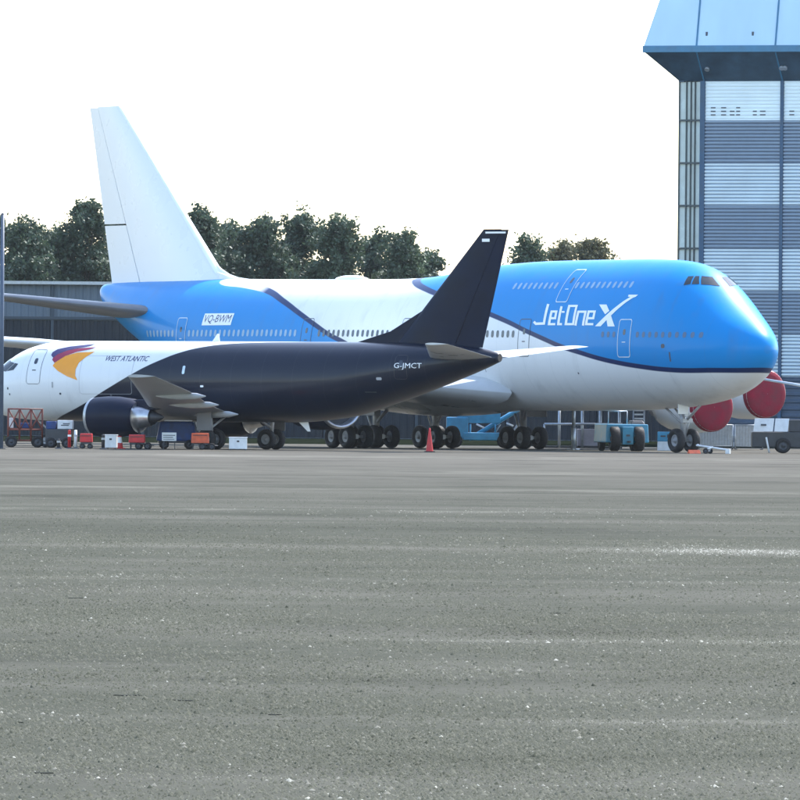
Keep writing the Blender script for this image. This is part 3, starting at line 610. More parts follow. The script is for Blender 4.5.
MB().add([(-20,-.02,1.45),(-20.6,-.02,1.45),(-20.75,-.02,.95),(-20.6,-.02,.95),(-20,.02,1.45),(-20.6,.02,1.45),(-20.75,.02,.95),(-20.6,.02,.95)], [(0,1,2,3),(7,6,5,4),(0,4,5,1),(1,5,6,2),(2,6,7,3),(3,7,4,0)]).build('blade_antenna', M['white'], kf)
# ---- hangar at the right ----
M['panel_light'] = mat('pale_cladding', (.78,.88,.90), .45, var=.08, scale=.5)
M['panel_grey'] = mat('blue_grey_cladding', (.29,.37,.46), .5, var=.12, scale=.5)
M['panel_joint'] = mat('cladding_joint', (.13,.18,.25), .6)
M['panel_dark'] = mat('dark_blue_cladding', (.055,.085,.13), .55, var=.25, scale=.6)
M['hangar_frame'] = mat('blue_steel_frame', (.03,.085,.16), .5, var=.2)
M['fascia'] = mat('sky_blue_fascia', (.50,.70,.83), .4, var=.10, scale=.4, stretch=(1,1,.3))
M['gutter'] = mat('blue_gutter', (.05,.19,.32), .45, var=.15)
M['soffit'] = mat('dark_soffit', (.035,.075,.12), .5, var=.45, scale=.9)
M['pane'] = mat('milky_pane', (.58,.68,.66), .25, var=.15, scale=.8)
M['mullion'] = mat('mullion', (.05,.07,.075), .5)
HY, HA = 535.0, R(-18)
hx = ground_x(676, HY)
hang = empty('hangar', (hx, HY, 0), HA, 'tall hangar with banded blue and white ribbed cladding and overhanging eaves', 'hangar')
ZT = at(676, 81, HY)[2]; BH = (at(676, 120.5, HY)[2]-at(676, 376.5, HY)[2])/6.0; ZB = [ZT] + [at(676, 120.5, HY)[2]-BH*i for i in range(7)]
GW, PW, BAY, NBAY = 1.36, .32, 4.95, 6
XE = GW + PW + BAY*NBAY
def hp(u, v=300): return 0
MB().box(.05, XE, .35, 48, 0, ZT+.4).build('wall', M['panel_dark'], hang)
def ribbed(name, w, h, m, pitch=.217, depth=.11, groove=None):
    n = int(round(h/pitch)); p = h/n; b = MB(); pr = []
    for i in range(n):
        z = i*p; pr += [(0, z), (0, z+.42*p), (-depth, z+.56*p), (-depth, z+.86*p)]
    pr.append((0, h)); k = len(pr)
    vs = [(x, y, z) for x in (0, w) for y, z in pr]
    for i in range(k-1): b.k = 1 if groove and i % 4 == 0 else 0; b.add([vs[j] for j in (i, k+i, k+i+1, i+1)], [(0,1,2,3)])
    b.k = 0
    b.add([(0,.2,0),(w,.2,0),(w,.2,h),(0,.2,h)], [(3,2,1,0)]); b.add([(0,0,0),(0,.2,0),(w,.2,0),(w,0,0)], [(0,1,2,3)]); b.add([(0,0,h),(0,.2,h),(w,.2,h),(w,0,h)], [(3,2,1,0)])
    o = b.build(name, [m, groove or m]); me = o.data; bpy.data.objects.remove(o); return me
for k in range(7):
    h = ZB[k]-ZB[k+1]; me = ribbed('wall_panel', BAY-.22, h-.02, M['panel_light'] if k % 2 == 0 else M['panel_grey'], depth=.045 if k == 0 else .11, groove=M['panel_grey'] if k in (2, 4, 6) else M['panel_joint'] if k else None)
    for c in range(NBAY): link_mesh('wall_panel', me, hang, (GW+PW+.0+BAY*c, 0, ZB[k+1]))
me = ribbed('base_panel', BAY-.22, ZB[7]-.3, M['panel_dark'], .45, .05)
for c in range(NBAY): link_mesh('base_panel', me, hang, (GW+PW+BAY*c, .05, .28))
MB().box(GW+.02, XE, .0, .34, 0, .27).build('plinth', M['grey_paint'], hang)
for c in range(NBAY+1):
    w = .3 if c == 0 else .2
    MB().box(GW+PW+BAY*c-.21-(.1 if c == 0 else 0), GW+PW+BAY*c-.01, -.14, .3, 0, ZT).build('post', M['hangar_frame'], hang)
cols = [0, .46, .74, 1.0, GW-.02]; zs = [ZT] + ZB[1:8] + [.3]
for i in range(4):
    for k in range(len(zs)-1):
        MB().box(cols[i]+.05, cols[i+1]-.03, .12, .16, zs[k+1]+.07, zs[k]-.05).build('pane', M['pane'], hang)
for i, x in enumerate(cols[:4]): MB().box(x-.02, x+.045, -.02, .22, 0, ZT).build('mullion', M['mullion'], hang)
for z in zs[1:]: MB().box(.03, GW-.02, -.045, .2, z-.05, z+.06).build('transom', M['mullion'], hang)
for (a, zf, w) in ((.35,1.55,.3),(1.0,1.7,.32),(1.55,1.5,.3),(1.95,1.6,.25),(3.0,1.45,.25),(3.45,1.5,.35),(5.0+.3,1.5,.3),(5.0+1.3,1.4,.2),(5.0+2.6,1.5,.3)):
    for i in range(3):
        if i == 2 and zf < 1.55: continue
        MB().box(GW+PW+a, GW+PW+a+w, -.055, -.04, ZT-2.2+i*.217+.1, ZT-2.2+i*.217+.17).build('wall_vent', M['darkline'], hang)
OV = 1.75; z0, z1, z2, z3 = ZT, at(648, 51, HY-2)[2], at(648, 45.5, HY-2)[2], ZT+9.0
def quad(name, P, m, par, th=.06): 
    n = (Vector(P[1])-Vector(P[0])).cross(Vector(P[2])-Vector(P[0])).normalized()*th
    b = MB(); b.add([Vector(p) for p in P] + [Vector(p)-n for p in P], [(0,1,2,3),(7,6,5,4),(0,4,5,1),(1,5,6,2),(2,6,7,3),(3,7,4,0)]); return b.build(name, m, par)
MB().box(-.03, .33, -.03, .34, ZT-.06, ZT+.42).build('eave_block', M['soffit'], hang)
seams = [-OV] + [GW+PW-.1+BAY*c for c in range(NBAY+1)]
IN = .72/2.7
can = MB().box(.02, XE, .02, 48, ZT+.41, z3-.1).build('roof', M['fascia'], hang)
for c in range(len(seams)-1):
    xa, xb = seams[c], seams[c+1]; ia = 0 if c == 0 else xa
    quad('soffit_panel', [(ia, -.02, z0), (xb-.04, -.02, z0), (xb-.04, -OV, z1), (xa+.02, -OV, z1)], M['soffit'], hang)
    dx = (z3-z2)*IN
    quad('fascia_panel', [(xa+(.0 if c == 0 else .03), -OV+.02, z2), (xb-.03, -OV+.02, z2), (xb-.03, -OV+dx, z3), (xa+(dx if c == 0 else .03), -OV+dx, z3)], M['fascia'], hang)
    if c: MB().add([(xa-.05,-OV-.02,z2),(xa+.05,-OV-.02,z2),(xa+.05,-OV+dx-.04,z3),(xa-.05,-OV+dx-.04,z3),(xa-.05,-OV+.06,z2),(xa+.05,-OV+.06,z2),(xa+.05,-OV+dx+.06,z3),(xa-.05,-OV+dx+.06,z3)], [(0,1,2,3),(7,6,5,4),(0,4,5,1),(1,5,6,2),(2,6,7,3),(3,7,4,0)]).build('fascia_seam', M['gutter'], hang)
    if c: MB().add([(xa-.04,-.06,z0-.03),(xa+.04,-.06,z0-.03),(xa+.04,-OV,z1-.05),(xa-.04,-OV,z1-.05),(xa-.04,-.06,z0+.08),(xa+.04,-.06,z0+.08),(xa+.04,-OV,z1+.05),(xa-.04,-OV,z1+.05)], [(0,1,2,3),(7,6,5,4),(0,4,5,1),(1,5,6,2),(2,6,7,3),(3,7,4,0)]).build('soffit_rib', M['gutter'], hang)
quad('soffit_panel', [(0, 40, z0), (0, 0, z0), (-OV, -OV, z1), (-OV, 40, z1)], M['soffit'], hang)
quad('fascia_panel', [(-OV, 40, z2), (-OV, -OV, z2), (-OV+(z3-z2)*IN, -OV+(z3-z2)*IN, z3), (-OV+(z3-z2)*IN, 40, z3)], M['fascia'], hang)
MB().box(-OV-.06, XE, -OV-.06, -OV+.12, z1-.06, z2+.02).box(-OV-.06, -OV+.12, -OV+.13, 40, z1-.06, z2+.02).build('gutter', M['gutter'], hang, .03)
for a, z in ((2.0, z0+.75), (6.7, z0+.8), (6.9, z0+.8)):
    t = (z-z0)/(z1-z0); MB().tube((a, -OV*t-.02, z), (a, -OV*t-.12, z-.12), .13, .16, 12).build('floodlight', M['galv'], hang)
for a in (2.1, 5.0, 9.7): MB().box(a, a+.12, -OV+.18, -OV+.3, z2+.55, z2+.85).build('fascia_vent', M['darkline'], hang)

# ---- long grey shed behind ----
M['shed'] = mat('shed_cladding', (.13,.165,.20), .6, var=.18, scale=.4, stretch=(1,1,.4))
M['shed_low'] = mat('shed_cladding_painted_shade', (.009,.015,.024), .6, var=.3, scale=.4)  # near-black: deep shade under the aircraft put into the lower cladding colour
M['shed_dark'] = mat('shed_trim', (.05,.07,.09), .6)
SY = 610.0; sx0 = ground_x(-40, SY); sh = empty('storage_shed', (sx0, SY, 0), 0, 'long low grey metal shed behind the aircraft, before the trees', 'shed')
SZ = at(50, 283, SY)[2]; SM = at(50, 318, SY)[2]; NP = 8; PWD = (ground_x(690, SY)-sx0)/NP
MB().box(0, PWD*NP, .12, 16, 0, SZ-.1).build('wall', M['shed'], sh)
def shed_panel(w, h, m):
    b = MB(); n = int(w/.5); p = w/n
    pr = []
    for i in range(n): pr += [(i*p, 0), (i*p+.35*p, 0), (i*p+.5*p, -.05), (i*p+.85*p, -.05)]
    pr.append((w, 0)); k = len(pr); b.add([(x, y, z) for z in (0, h) for x, y in pr], [(i, i+1, k+i+1, k+i) for i in range(k-1)])
    o = b.build('cladding_panel', m); me = o.data; bpy.data.objects.remove(o); return me
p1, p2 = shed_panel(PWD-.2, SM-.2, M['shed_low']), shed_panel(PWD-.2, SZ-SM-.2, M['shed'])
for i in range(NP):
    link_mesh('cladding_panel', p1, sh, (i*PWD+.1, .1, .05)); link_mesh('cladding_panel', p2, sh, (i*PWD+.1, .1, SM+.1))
for i in range(NP+1): MB().box(i*PWD-.1, i*PWD+.1, -.06, .11, 0, SZ).build('post', M['shed_dark'], sh)
MB().box(-.1, NP*PWD+.1, -.1, .11, SM-.09, SM+.09).build('rail', M['shed_dark'], sh); MB().box(-.3, NP*PWD+.3, -.4, 16.3, SZ-.1, SZ+.12).build('roof_edge', M['galv'], sh)

# ---- trees behind the shed ----
def leaf_mat(name, a, b_):
    m, n, l, b = nodes_of(name); at_ = n.new('ShaderNodeAttribute'); at_.attribute_name = 'tone'
    c = mix_node(n, l, at_.outputs['Fac'], a, b_); l.new(c, b.inputs['Base Color']); b.inputs['Roughness'].default_value = .6
    tr = n.new('ShaderNodeBsdfTranslucent'); l.new(c, tr.inputs[0]); mx = n.new('ShaderNodeMixShader'); mx.inputs[0].default_value = .22
    l.new(b.outputs[0], mx.inputs[1]); l.new(tr.outputs[0], mx.inputs[2]); l.new(mx.outputs[0], n['Material Output'].inputs[0]); return m
LEAF = [leaf_mat('leaf_dark', (.044,.072,.046), (.080,.118,.068)), leaf_mat('leaf_mid', (.052,.082,.05), (.095,.138,.075)), leaf_mat('leaf_brown', (.09,.095,.05), (.17,.16,.08))]
M['bark'] = mat('bark', (.05,.04,.03), .9, var=.4, scale=3)
TG = 'trees behind the shed'
def tree(name, label, u, vtop, wpx, Y, kind, low=.22, dens=1.0, seed=0):
    r = np.random.default_rng(seed+100); x = ground_x(u, Y); H = at(u, vtop, Y)[2]; rx = wpx/2*Y/F
    t = empty(name, (x, Y, 0), r.uniform(0, 6), label, 'tree', TG)
    b = MB(); b.tube((0,0,0), (.15,.1,H*.3), .38, .28, 9, False).tube((.15,.1,H*.3), (0,0,H*.72), .28, .1, 8, False)
    lobes = []
    nl = int(34*dens)
    for i in range(nl):
        a = r.uniform(0, 6.283); q = r.uniform(0, 1)**.55; f_ = ((i+.5)/nl)**.8; zc = low + (1-low)*(.04+.9*f_)
        prof = min(1, 1.9*(1-f_)+.12)**.75*min(1, .55+1.6*f_)
        lr = r.uniform(.95, 1.75)*(1.1-.25*f_); rad = max(0, rx*prof*q-lr*.3)
        lobes.append((math.cos(a)*rad, math.sin(a)*rad, min(zc*H, H-lr*.8), lr))
        if i % 3 == 0: b.tube((.1,.05,H*(.25+.35*zc*r.uniform(.5, 1))), (lobes[-1][0]*.9, lobes[-1][1]*.9, lobes[-1][2]), .13, .03, 6, False)
    lobes.append((0, 0, H-1.1, 1.15))
    b.build('trunk', M['bark'], t)
    C, T = [], []
    for (cx, cy, cz, lr) in lobes:
        # each lobe is broken into sprays with gaps between them
        ns = 17
        d = r.normal(0, 1, (ns, 3)); d /= np.linalg.norm(d, axis=1)[:,None]; sc = np.array([cx, cy, cz]) + d*lr*r.uniform(.3, 1.3, (ns, 1))*np.array([1, 1, .8])
        k = int(31*dens*lr)
        p = sc[:,None,:] + r.normal(0, lr*.2, (ns, k, 3)); C.append(p.reshape(-1, 3)); T.append(np.repeat(np.clip(r.normal(.45, .25, ns), 0, 1), k) + r.normal(0, .12, ns*k))
    C = np.concatenate(C); T = np.clip(np.concatenate(T), 0, 1); k = len(C)
    s = r.uniform(.08, .25, k)
    a = r.normal(0, 1, (k, 3)); a /= np.linalg.norm(a, axis=1)[:,None]; q = r.normal(0, 1, (k, 3)); c = np.cross(a, q); c /= np.linalg.norm(c, axis=1)[:,None]
    V = np.stack([C - a*s[:,None], C + c*s[:,None]*.55, C + a*s[:,None], C - c*s[:,None]*.55], 1)
    me = bpy.data.meshes.new('crown'); me.vertices.add(k*4); me.vertices.foreach_set('co', V.reshape(-1).astype(np.float32)); me.loops.add(k*4); me.loops.foreach_set('vertex_index', np.arange(k*4, dtype=np.int32))
    me.polygons.add(k); me.polygons.foreach_set('loop_start', np.arange(k, dtype=np.int32)*4); me.polygons.foreach_set('loop_total', np.full(k, 4, dtype=np.int32)); me.update(calc_edges=True)
    me.attributes.new('tone', 'FLOAT', 'POINT').data.foreach_set('value', np.repeat(T, 4).astype(np.float32)); me.materials.append(LEAF[kind])
    link_mesh('crown', me, t)
TREES = [(-14,214,62,770,0,'dark leafy tree cut off by the left edge of the photo'),(22,220,52,760,0,'dark leafy tree beside the pole above the shed roof'),(48,228,46,775,1,'low rounded tree between the pole and the tall white fin'),
 (84,199,60,765,0,'tall dark tree touching the rear edge of the white fin'),(128,206,56,780,0,'dark tree mostly hidden behind the tall white fin'),(160,216,50,790,1,'tree wholly hidden low behind the white fin'),
 (199,209,50,765,0,'tall narrow tree just right of the white fin'),(228,222,52,775,1,'lower leafy tree right of the white fin, second from it'),(262,217,58,768,0,'broad dark tree above the middle of the white crown'),
 (300,211,66,772,0,'tallest broad tree between the two aircraft fins'),(340,219,56,764,1,'rounded tree right of the tallest one between the fins'),(372,232,48,780,0,'tree with sky gaps left of the dark fin'),
 (404,231,48,768,1,'smaller rounded tree near the dark fin'),(427,251,34,775,0,'lowest tree at the end of the row by the dark fin'),
 (524,239,52,800,1,'sparse green tree right of the dark fin tip'),(565,240,34,815,2,'thin brownish tree, left of the pair above the upper deck'),(590,238,38,810,2,'thin brownish tree, right of the pair above the upper deck')]
for i, (u, v, w, Y, k, lab) in enumerate(TREES):
    if 'wholly' in lab: continue
    tree('leafy_tree', lab, u, v, w*1.75, Y, k, .3, .75 if u > 500 else 1.0 if u < 360 else .9, i)

# ---- small things on the apron ----
def gx(u, Y): return ground_x(u, Y)
def small_wheel(b, x, y, z, r, w):
    b.lathe([(-w*.42, r*.55), (-w/2, r*.62), (-w/2, r*.85), (-w/2*.7, r), (w/2*.7, r), (w/2, r*.85), (w/2, r*.62), (w*.42, r*.55)], (x, y, z), (0,1,0), 18); b.k = 1
    for s in (-1, 1): b.lathe([(s*w*.42, r*.55), (s*w*.36, r*.5), (s*w*.3, r*.25), (s*w*.48, r*.2), (s*w*.5, .005)], (x, y, z), (0,1,0), 14)
    b.k = 0; return b
PY = 430.0
pole = empty('steel_pole', (gx(.6, PY), PY, 0), 0, 'tall dark blue-grey steel pole at the left edge of the photo', 'pole')
PH_ = at(1, 214, PY)[2]
MB().tube((0,0,.03), (0,0,PH_), .13, .085, 16).build('shaft', M['pole'], pole); MB().box(-.25,.25,-.25,.25,0,.04).build('base_plate', M['dark_steel'], pole, .01)
MB().tube((0,0,PH_-.02), (0,0,PH_+.06), .1, .03, 16).build('cap', M['pole'], pole)
CY = 439.0
def trolley(u0, u1, vt, colour, label, wheels=True, Y=CY, d=.6, body0=.28):
    s = F/Y; x0, x1 = gx(u0, Y), gx(u1, Y); w = x1-x0; h = at((u0+u1)/2, vt, Y)[2]
    t = empty('equipment_trolley', ((x0+x1)/2, Y, 0), R(random.uniform(-6, 6)), label, 'trolley', 'trolleys in front of the freighter')
    MB().box(-w/2, w/2, -d/2, d/2, body0+.05, h, (.02, .02)).build('box', M[colour], t, .03)
    MB().box(-w/2+.04, w/2-.04, -d/2+.05, d/2-.05, body0-.03, body0+.048).box(-w/2+.05, -w/2+.12, -.05, .05, .02, body0-.03).build('chassis', M['dark_steel'], t)
    if wheels:
        for sx in (w*.12, w*.5+.14):
            for sy in (-d/2-.03, d/2+.03): small_wheel(MB(), sx, sy, .17, .17, .1).build('wheel', [M['rubber'], M['dark_steel']], t)
        MB().tube((w/2-.1, 0, .22), (w/2+.45, 0, .2), .03).tube((w*.12, -d/2, .17), (w*.12, d/2, .17), .025).tube((w*.5+.14, -d/2, .17), (w*.5+.14, d/2, .17), .025).build('drawbar', M['dark_steel'], t)
    else:
        for sx in (-w/2+.12, w/2-.12):
            for sy in (-d/2+.08, d/2-.08): small_wheel(MB(), sx, sy, .13, .13, .07).build('wheel', [M['rubber'], M['dark_steel']], t)
    MB().box(-w/2*.8, w/2*.8, -d/2-.012, -d/2-.002+.012, h-.13, h-.1).build('lid_edge', M['dark_steel'], t)
    return t
trolley(80, 92.5, 433.5, 'red', 'small red trolley beside the white marker post', False)
trolley(129, 145, 434.5, 'red', 'red trolley on black wheels right of the striped cone')
trolley(191, 209, 433, 'orange', 'orange-red trolley on black wheels under the freighter fuselage')
def crate(u0, u1, vt, label, name='white_box', Y=CY, colour='box_white', cat='box'):
    x0, x1 = gx(u0, Y), gx(u1, Y); w = x1-x0; h = at((u0+u1)/2, vt, Y)[2]
    t = empty(name, ((x0+x1)/2, Y, 0), R(random.uniform(-8, 8)), label, cat, 'white boxes on the apron')
    MB().box(-w/2, w/2, -.25, .25, .06, h-.06).build('body', M[colour], t, .02)
    MB().box(-w/2-.02, w/2+.02, -.27, .27, h-.055, h).build('lid', M[colour], t, .015)
    MB().box(-w/2+.03, -w/2+.13, -.22, .22, 0, .058).box(w/2-.13, w/2-.03, -.22, .22, 0, .058).build('runner', M['dark_steel'], t)
    MB().box(-.06, .06, -.262, -.252, h*.62, h*.74).build('latch', M['dark_steel'], t)
    return t
crate(105.5, 117, 434.5, 'upright white box left of the striped cone')
crate(229, 247, 437, 'low white box at the right end of the row', Y=437)
sg = empty('notice_board', (gx(169, CY), CY, 0), 0, 'small white notice board on short legs between two trolleys', 'sign')
sh_ = at(169, 432.5, CY)[2]
MB().box(-.36,.36,-.02,.02,sh_-.42,sh_).build('board', M['box_white'], sg, .01); MB().box(-.3,.3,-.026,-.021,sh_-.16,sh_-.12).box(-.3,.2,-.026,-.021,sh_-.26,sh_-.22).box(-.3,.26,-.026,-.021,sh_-.35,sh_-.32).build('print', M['darkline'], sg)
for s in (-1, 1):
    MB().box(s*.28-.02, s*.28+.02, .021, .06, .02, sh_-.05).box(s*.28-.03, s*.28+.03, -.2, .25, 0, .03).build('leg', M['dark_steel'], sg)
def marker(u, vt, colour, label, Y=CY):
    x = gx(u, Y); h = at(u, vt, Y)[2]; t = empty('marker_post', (x, Y, 0), 0, label, 'post', 'marker posts')
    MB().tube((0,0,.06), (0,0,h), .085, .075, 14).tube((0,0,h), (0,0,h+.03), .075, .04, 14).build('post', M[colour], t); MB().box(-.17,.17,-.17,.17,0,.062,(.03,.03)).build('foot', M['dark_steel'], t)
    MB().lathe([(0,.09),(.1,.088)], (0,0,h*.66), (0,0,1), 14).build('band', M['white_mark' if colour == 'red' else 'grey_paint'], t)
marker(69.3, 430.5, 'red', 'red marker post left of the white one'); marker(75.5, 430.5, 'box_white', 'white marker post left of the small red trolley')
marker(58.5, 439.5, 'dark_steel', 'short black post at the left of the row', 436.5); marker(103, 435, 'dark_steel', 'black post just left of the upright white box', 437)
def cone(u, vt, Y, label, bands):
    x = gx(u, Y); h = at(u, vt, Y)[2]; t = empty('traffic_cone', (x, Y, 0), R(random.uniform(0, 40)), label, 'cone', 'traffic cones')
    r0 = .19; P = [(z, r0+(.035-r0)*z/h) for z in np.linspace(.04, h, 7)]
    MB().lathe(P, (0,0,0), (0,0,1), 20).lathe([(h, .035), (h+.002, .001)], (0,0,0), (0,0,1), 20).build('cone_body', M['red'], t)
    s = .27
    MB().box(-s, s, -s, s, 0, .042, (.015, .015)).build('base', M['rubber' if not bands else 'red'], t, .008)
    for a, c in bands: MB().lathe([(a*h, r0+(.035-r0)*a+.004), (c*h, r0+(.035-r0)*c+.004)], (0,0,0), (0,0,1), 20).build('band', M['white_mark'], t)
cone(119.3, 425.5, CY+4, 'red traffic cone with white bands behind the upright white box', ((.25,.5),(.62,.98)))
cone(429.5, 428, 437, 'plain red traffic cone with black base under the freighter tail', ())
# rusty red trestle under the nose
LY = 447.0; lx0, lx1 = gx(6, LY), gx(44, LY); lw = lx1-lx0; lh = at(25, 409, LY)[2]
t = empty('access_trestle', ((lx0+lx1)/2, LY, 0), R(4), 'rusty red lattice trestle on wheels under the freighter nose', 'trestle')
b = MB()
for y in (-.5, .5):
    for i in range(4):
        x = -lw/2+.1+(lw-.2)*i/3; b.tube((x, y, .34), (x, y, lh), .035, None, 8)
    for z in (.36, .9, lh): b.tube((-lw/2+.1, y, z), (lw/2-.1, y, z), .035, None, 8)
    for i in range(3):
        xa, xb = -lw/2+.1+(lw-.2)*i/3, -lw/2+.1+(lw-.2)*(i+1)/3
        b.tube((xa, y, .9), (xb, y, lh), .025, None, 8); b.tube((xb, y, .9), (xa, y, lh), .025, None, 8)
for x in (-lw/2+.1, lw/2-.1):
    for z in (.36, lh): b.tube((x, -.5, z), (x, .5, z), .035, None, 8)
b.build('lattice', M['lattice'], t); MB().box(-lw/2+.12, lw/2-.12, -.45, .45, .92, .98).build('deck', M['lattice'], t)
for x in (-lw/2+.25, lw/2-.35):
    for y in (-.58, .58): small_wheel(MB(), x, y, .3, .3, .14).build('wheel', [M['rubber'], M['dark_steel']], t)
MB().box(-.25, .2, -.3, .3, .985, 1.25).build('blue_case', M['box_blue'], t, .02); MB().box(-lw/2+.16, -lw/2+.36, -.3, .3, .985, 1.5).build('white_case', M['box_white'], t, .02)
# ground power cart
GY = 446.0; x0, x1 = gx(46, GY), gx(73, GY); w = x1-x0
t = empty('power_cart', ((x0+x1)/2, GY, 0), R(-3), 'dark power cart with a white panel on top, left of the freighter engine', 'cart')
MB().box(-w/2, w/2, -.5, .5, .35, .95).build('body', M['dark_steel'], t, .04); MB().box(-.08, w/2, -.4, .4, .952, 1.4).build('white_panel', M['box_white'], t, .03); MB().box(-w/2+.02, -.16, -.4, .4, .952, 1.34).build('blue_box', M['box_blue'], t, .03)
for x in (-w/2+.28, w/2-.28):
    for y in (-.5, .5): small_wheel(MB(), x, y, .26, .26, .16).build('wheel', [M['rubber'], M['dark_steel']], t)
MB().box(.1, .5, -.412, -.401, 1.12, 1.17).box(.2, .55, -.412, -.401, 1.2, 1.25).build('panel_print', M['darkline'], t)
# blue covered cart below the freighter wing
BY = 444.0; x0, x1 = gx(156, BY), gx(197, BY); w = x1-x0; h = at(176, 419, BY)[2]
t = empty('covered_cart', ((x0+x1)/2, BY, 0), R(3), 'cart under a deep blue cover below the freighter wing', 'cart')
b = MB(); b.box(-w/2, w/2, -.6, .6, .4, h-.12, (.18, .12)); b.build('cover', M['box_blue'], t, .1); MB().box(-w/2*.6, w/2*.75, -.45, .45, h-.115, h-.05).build('top_board', M['galv'], t, .01)
MB().box(-w/2+.1, w/2-.1, -.5, .5, .3, .398).build('chassis', M['dark_steel'], t)
for x in (-w/2+.4, w/2-.4):
    for y in (-.52, .52): small_wheel(MB(), x, y, .24, .24, .16).build('wheel', [M['rubber'], M['dark_steel']], t)
# cyan belt loader between the jumbo's wheels
QY = 486.0; bl = empty('belt_loader', (gx(490, QY), QY, 0), 0, 'cyan belt loader with raised conveyor between the jumbo main wheels', 'belt loader')
q = lambda u, v: (gx(u, QY)-gx(490, QY), at(u, v, QY)[2])
a0, a1 = q(462, 436), q(512, 430); MB().box(q(463, 440)[0], q(512, 440)[0], -.8, .8, .42, .85).build('chassis', M['box_cyan'], bl, .05)
c0, c1 = q(478, 434), q(522, 407); b = MB()
for y in (-.45, .45): b.tube((c0[0], y, c0[1]), (c1[0], y, c1[1]), .13, .13, 8)
b.add([(c0[0],-.4,c0[1]),(c1[0],-.4,c1[1]),(c1[0],.4,c1[1]),(c0[0],.4,c0[1]),(c0[0],-.4,c0[1]+.1),(c1[0],-.4,c1[1]+.1),(c1[0],.4,c1[1]+.1),(c0[0],.4,c0[1]+.1)], [(0,1,2,3),(7,6,5,4),(0,4,5,1),(1,5,6,2),(2,6,7,3),(3,7,4,0)])
b.build('conveyor', M['box_cyan'], bl); 
for u0 in (494, 512): MB().tube((q(u0, 440)[0], 0, .8), (q(u0+6, 424)[0], 0, q(u0+6, 424)[1]), .06).build('ram', M['galv'], bl)
MB().box(q(457, 0)[0], q(500, 0)[0], -.7, -.62, q(470, 423)[1], q(470, 409)[1]).build('side_board', M['box_cyan'], bl, .02)
MB().box(q(446, 0)[0], q(468, 0)[0], -.75, .75, .5, q(450, 417)[1]).build('cab', M['box_cyan'], bl, .06)
MB().tube((q(476, 424)[0], -.85, q(476, 424)[1]), (q(484, 428)[0], -.85, q(484, 428)[1]), .05).tube((q(506, 412)[0], -.6, q(506, 423)[1]), (q(513, 412)[0], -.6, q(513, 426)[1]), .05).build('handrail', M['box_white'], bl)
MB().tube((q(470,0)[0],-.66,.4), (q(470,0)[0],-.66,q(470,424)[1]), .05).tube((q(495,0)[0],-.66,.8), (q(495,0)[0],-.66,q(495,424)[1]), .05).build('board_post', M['box_cyan'], bl)
for u0 in (455, 504):
    for y in (-.75, .75): small_wheel(MB(), q(u0, 0)[0], y, .4, .4, .25).build('wheel', [M['rubber'], M['dark_steel']], bl)
# tow tractor seen from behind
TY = 462.0; ts = F/TY; tt = empty('tow_tractor', (gx(628, TY), TY, 0), R(8), 'turquoise tow tractor with two tall black tyres, left of the jumbo nose wheel', 'tractor')
MB().box(-1.15, 1.15, .2, 4.2, .45, 1.42, (.04, .04)).build('body', M['box_cyan'], tt, .06)
MB().box(-.32, .28, -.12, .19, .35, 1.28).build('rear_panel', M['box_cyan'], tt, .04); MB().box(-.12, .08, -.135, -.122, .78, .88).build('number_plate', M['darkline'], tt)
MB().box(-.08, .08, -.4, -.122, .45, .55).build('tow_hitch', M['dark_steel'], tt, .02)
for x in (-.68, .6):
    b = small_wheel(MB(), 0, 0, 0, .65, .5); o = b.build('wheel', [M['rubber'], M['dark_steel']], tt); o.location = (x, .25, .65); o.rotation_euler = (0, 0, R(90))
for x in (-.85, .85):
    b = small_wheel(MB(), 0, 0, 0, .45, .3); o = b.build('wheel', [M['rubber'], M['dark_steel']], tt); o.location = (x, 3.4, .45); o.rotation_euler = (0, 0, R(90))
MB().box(.35, 1.1, 1.2, 2.6, 1.425, 1.62, (.1, .15)).build('seat_cowl', M['dark_steel'], tt, .04)
MB().tube((-.9,1.0,1.4), (-.9,1.0,2.1), .03).tube((.1,1.0,1.4), (.1,1.0,2.1), .03).tube((-.9,1.0,2.1), (.1,1.0,2.1), .03).build('handrail', M['galv'], tt)
# cyan generator cabinet
t = empty('generator_cabinet', (gx(665.5, 472), 472, 0), R(-5), 'bright cyan cabinet on a pale base just left of the jumbo nose wheel', 'cabinet')
MB().box(-.42, .42, -.35, .35, .5, 1.02).build('cabinet', M['box_cyan'], t, .03); MB().box(-.42, .42, -.34, .34, .0, .495).build('base', M['box_white'], t, .02); MB().box(-.25, .02, -.362, -.351, .74, .82).box(.1, .28, -.362, -.351, .7, .88).build('vent', M['dark_steel'], t)
# work platform behind
WY = 488.0; wp = empty('work_platform', (gx(590, WY), WY, 0), 0, 'pale steel work platform with upright posts behind the jumbo main wheels', 'platform')
q = lambda u, v=440: (gx(u, WY)-gx(590, WY), at(u, v, WY)[2])
for u0, vt in ((559,407),(582,406),(600,406),(619,406)): MB().tube((q(u0)[0], -.3, .02), (q(u0)[0], -.3, q(u0, vt)[1]), .075, None, 8).build('post', M['galv'], wp)
MB().tube((q(544)[0], -.42, q(544, 424)[1]), (q(622)[0], -.42, q(622, 424)[1]), .06, None, 8).tube((q(544)[0], -.42, .02), (q(544)[0], -.42, q(544, 424)[1]), .05, None, 8).build('rail', M['galv'], wp)
M['mauve'] = mat('mauve_panel', (.33,.31,.36), .6, var=.2)
MB().box(q(577)[0], q(598)[0], -.25, .6, .15, q(588, 429)[1]).build('locker', M['mauve'], wp, .03); MB().box(q(601)[0], q(605)[0], -.25, .4, .1, q(588, 425)[1]).build('red_locker', M['lattice'], wp, .02)
MB().box(q(545)[0], q(622)[0], -.2, .7, .02, .14).build('deck', M['dark_steel'], wp)
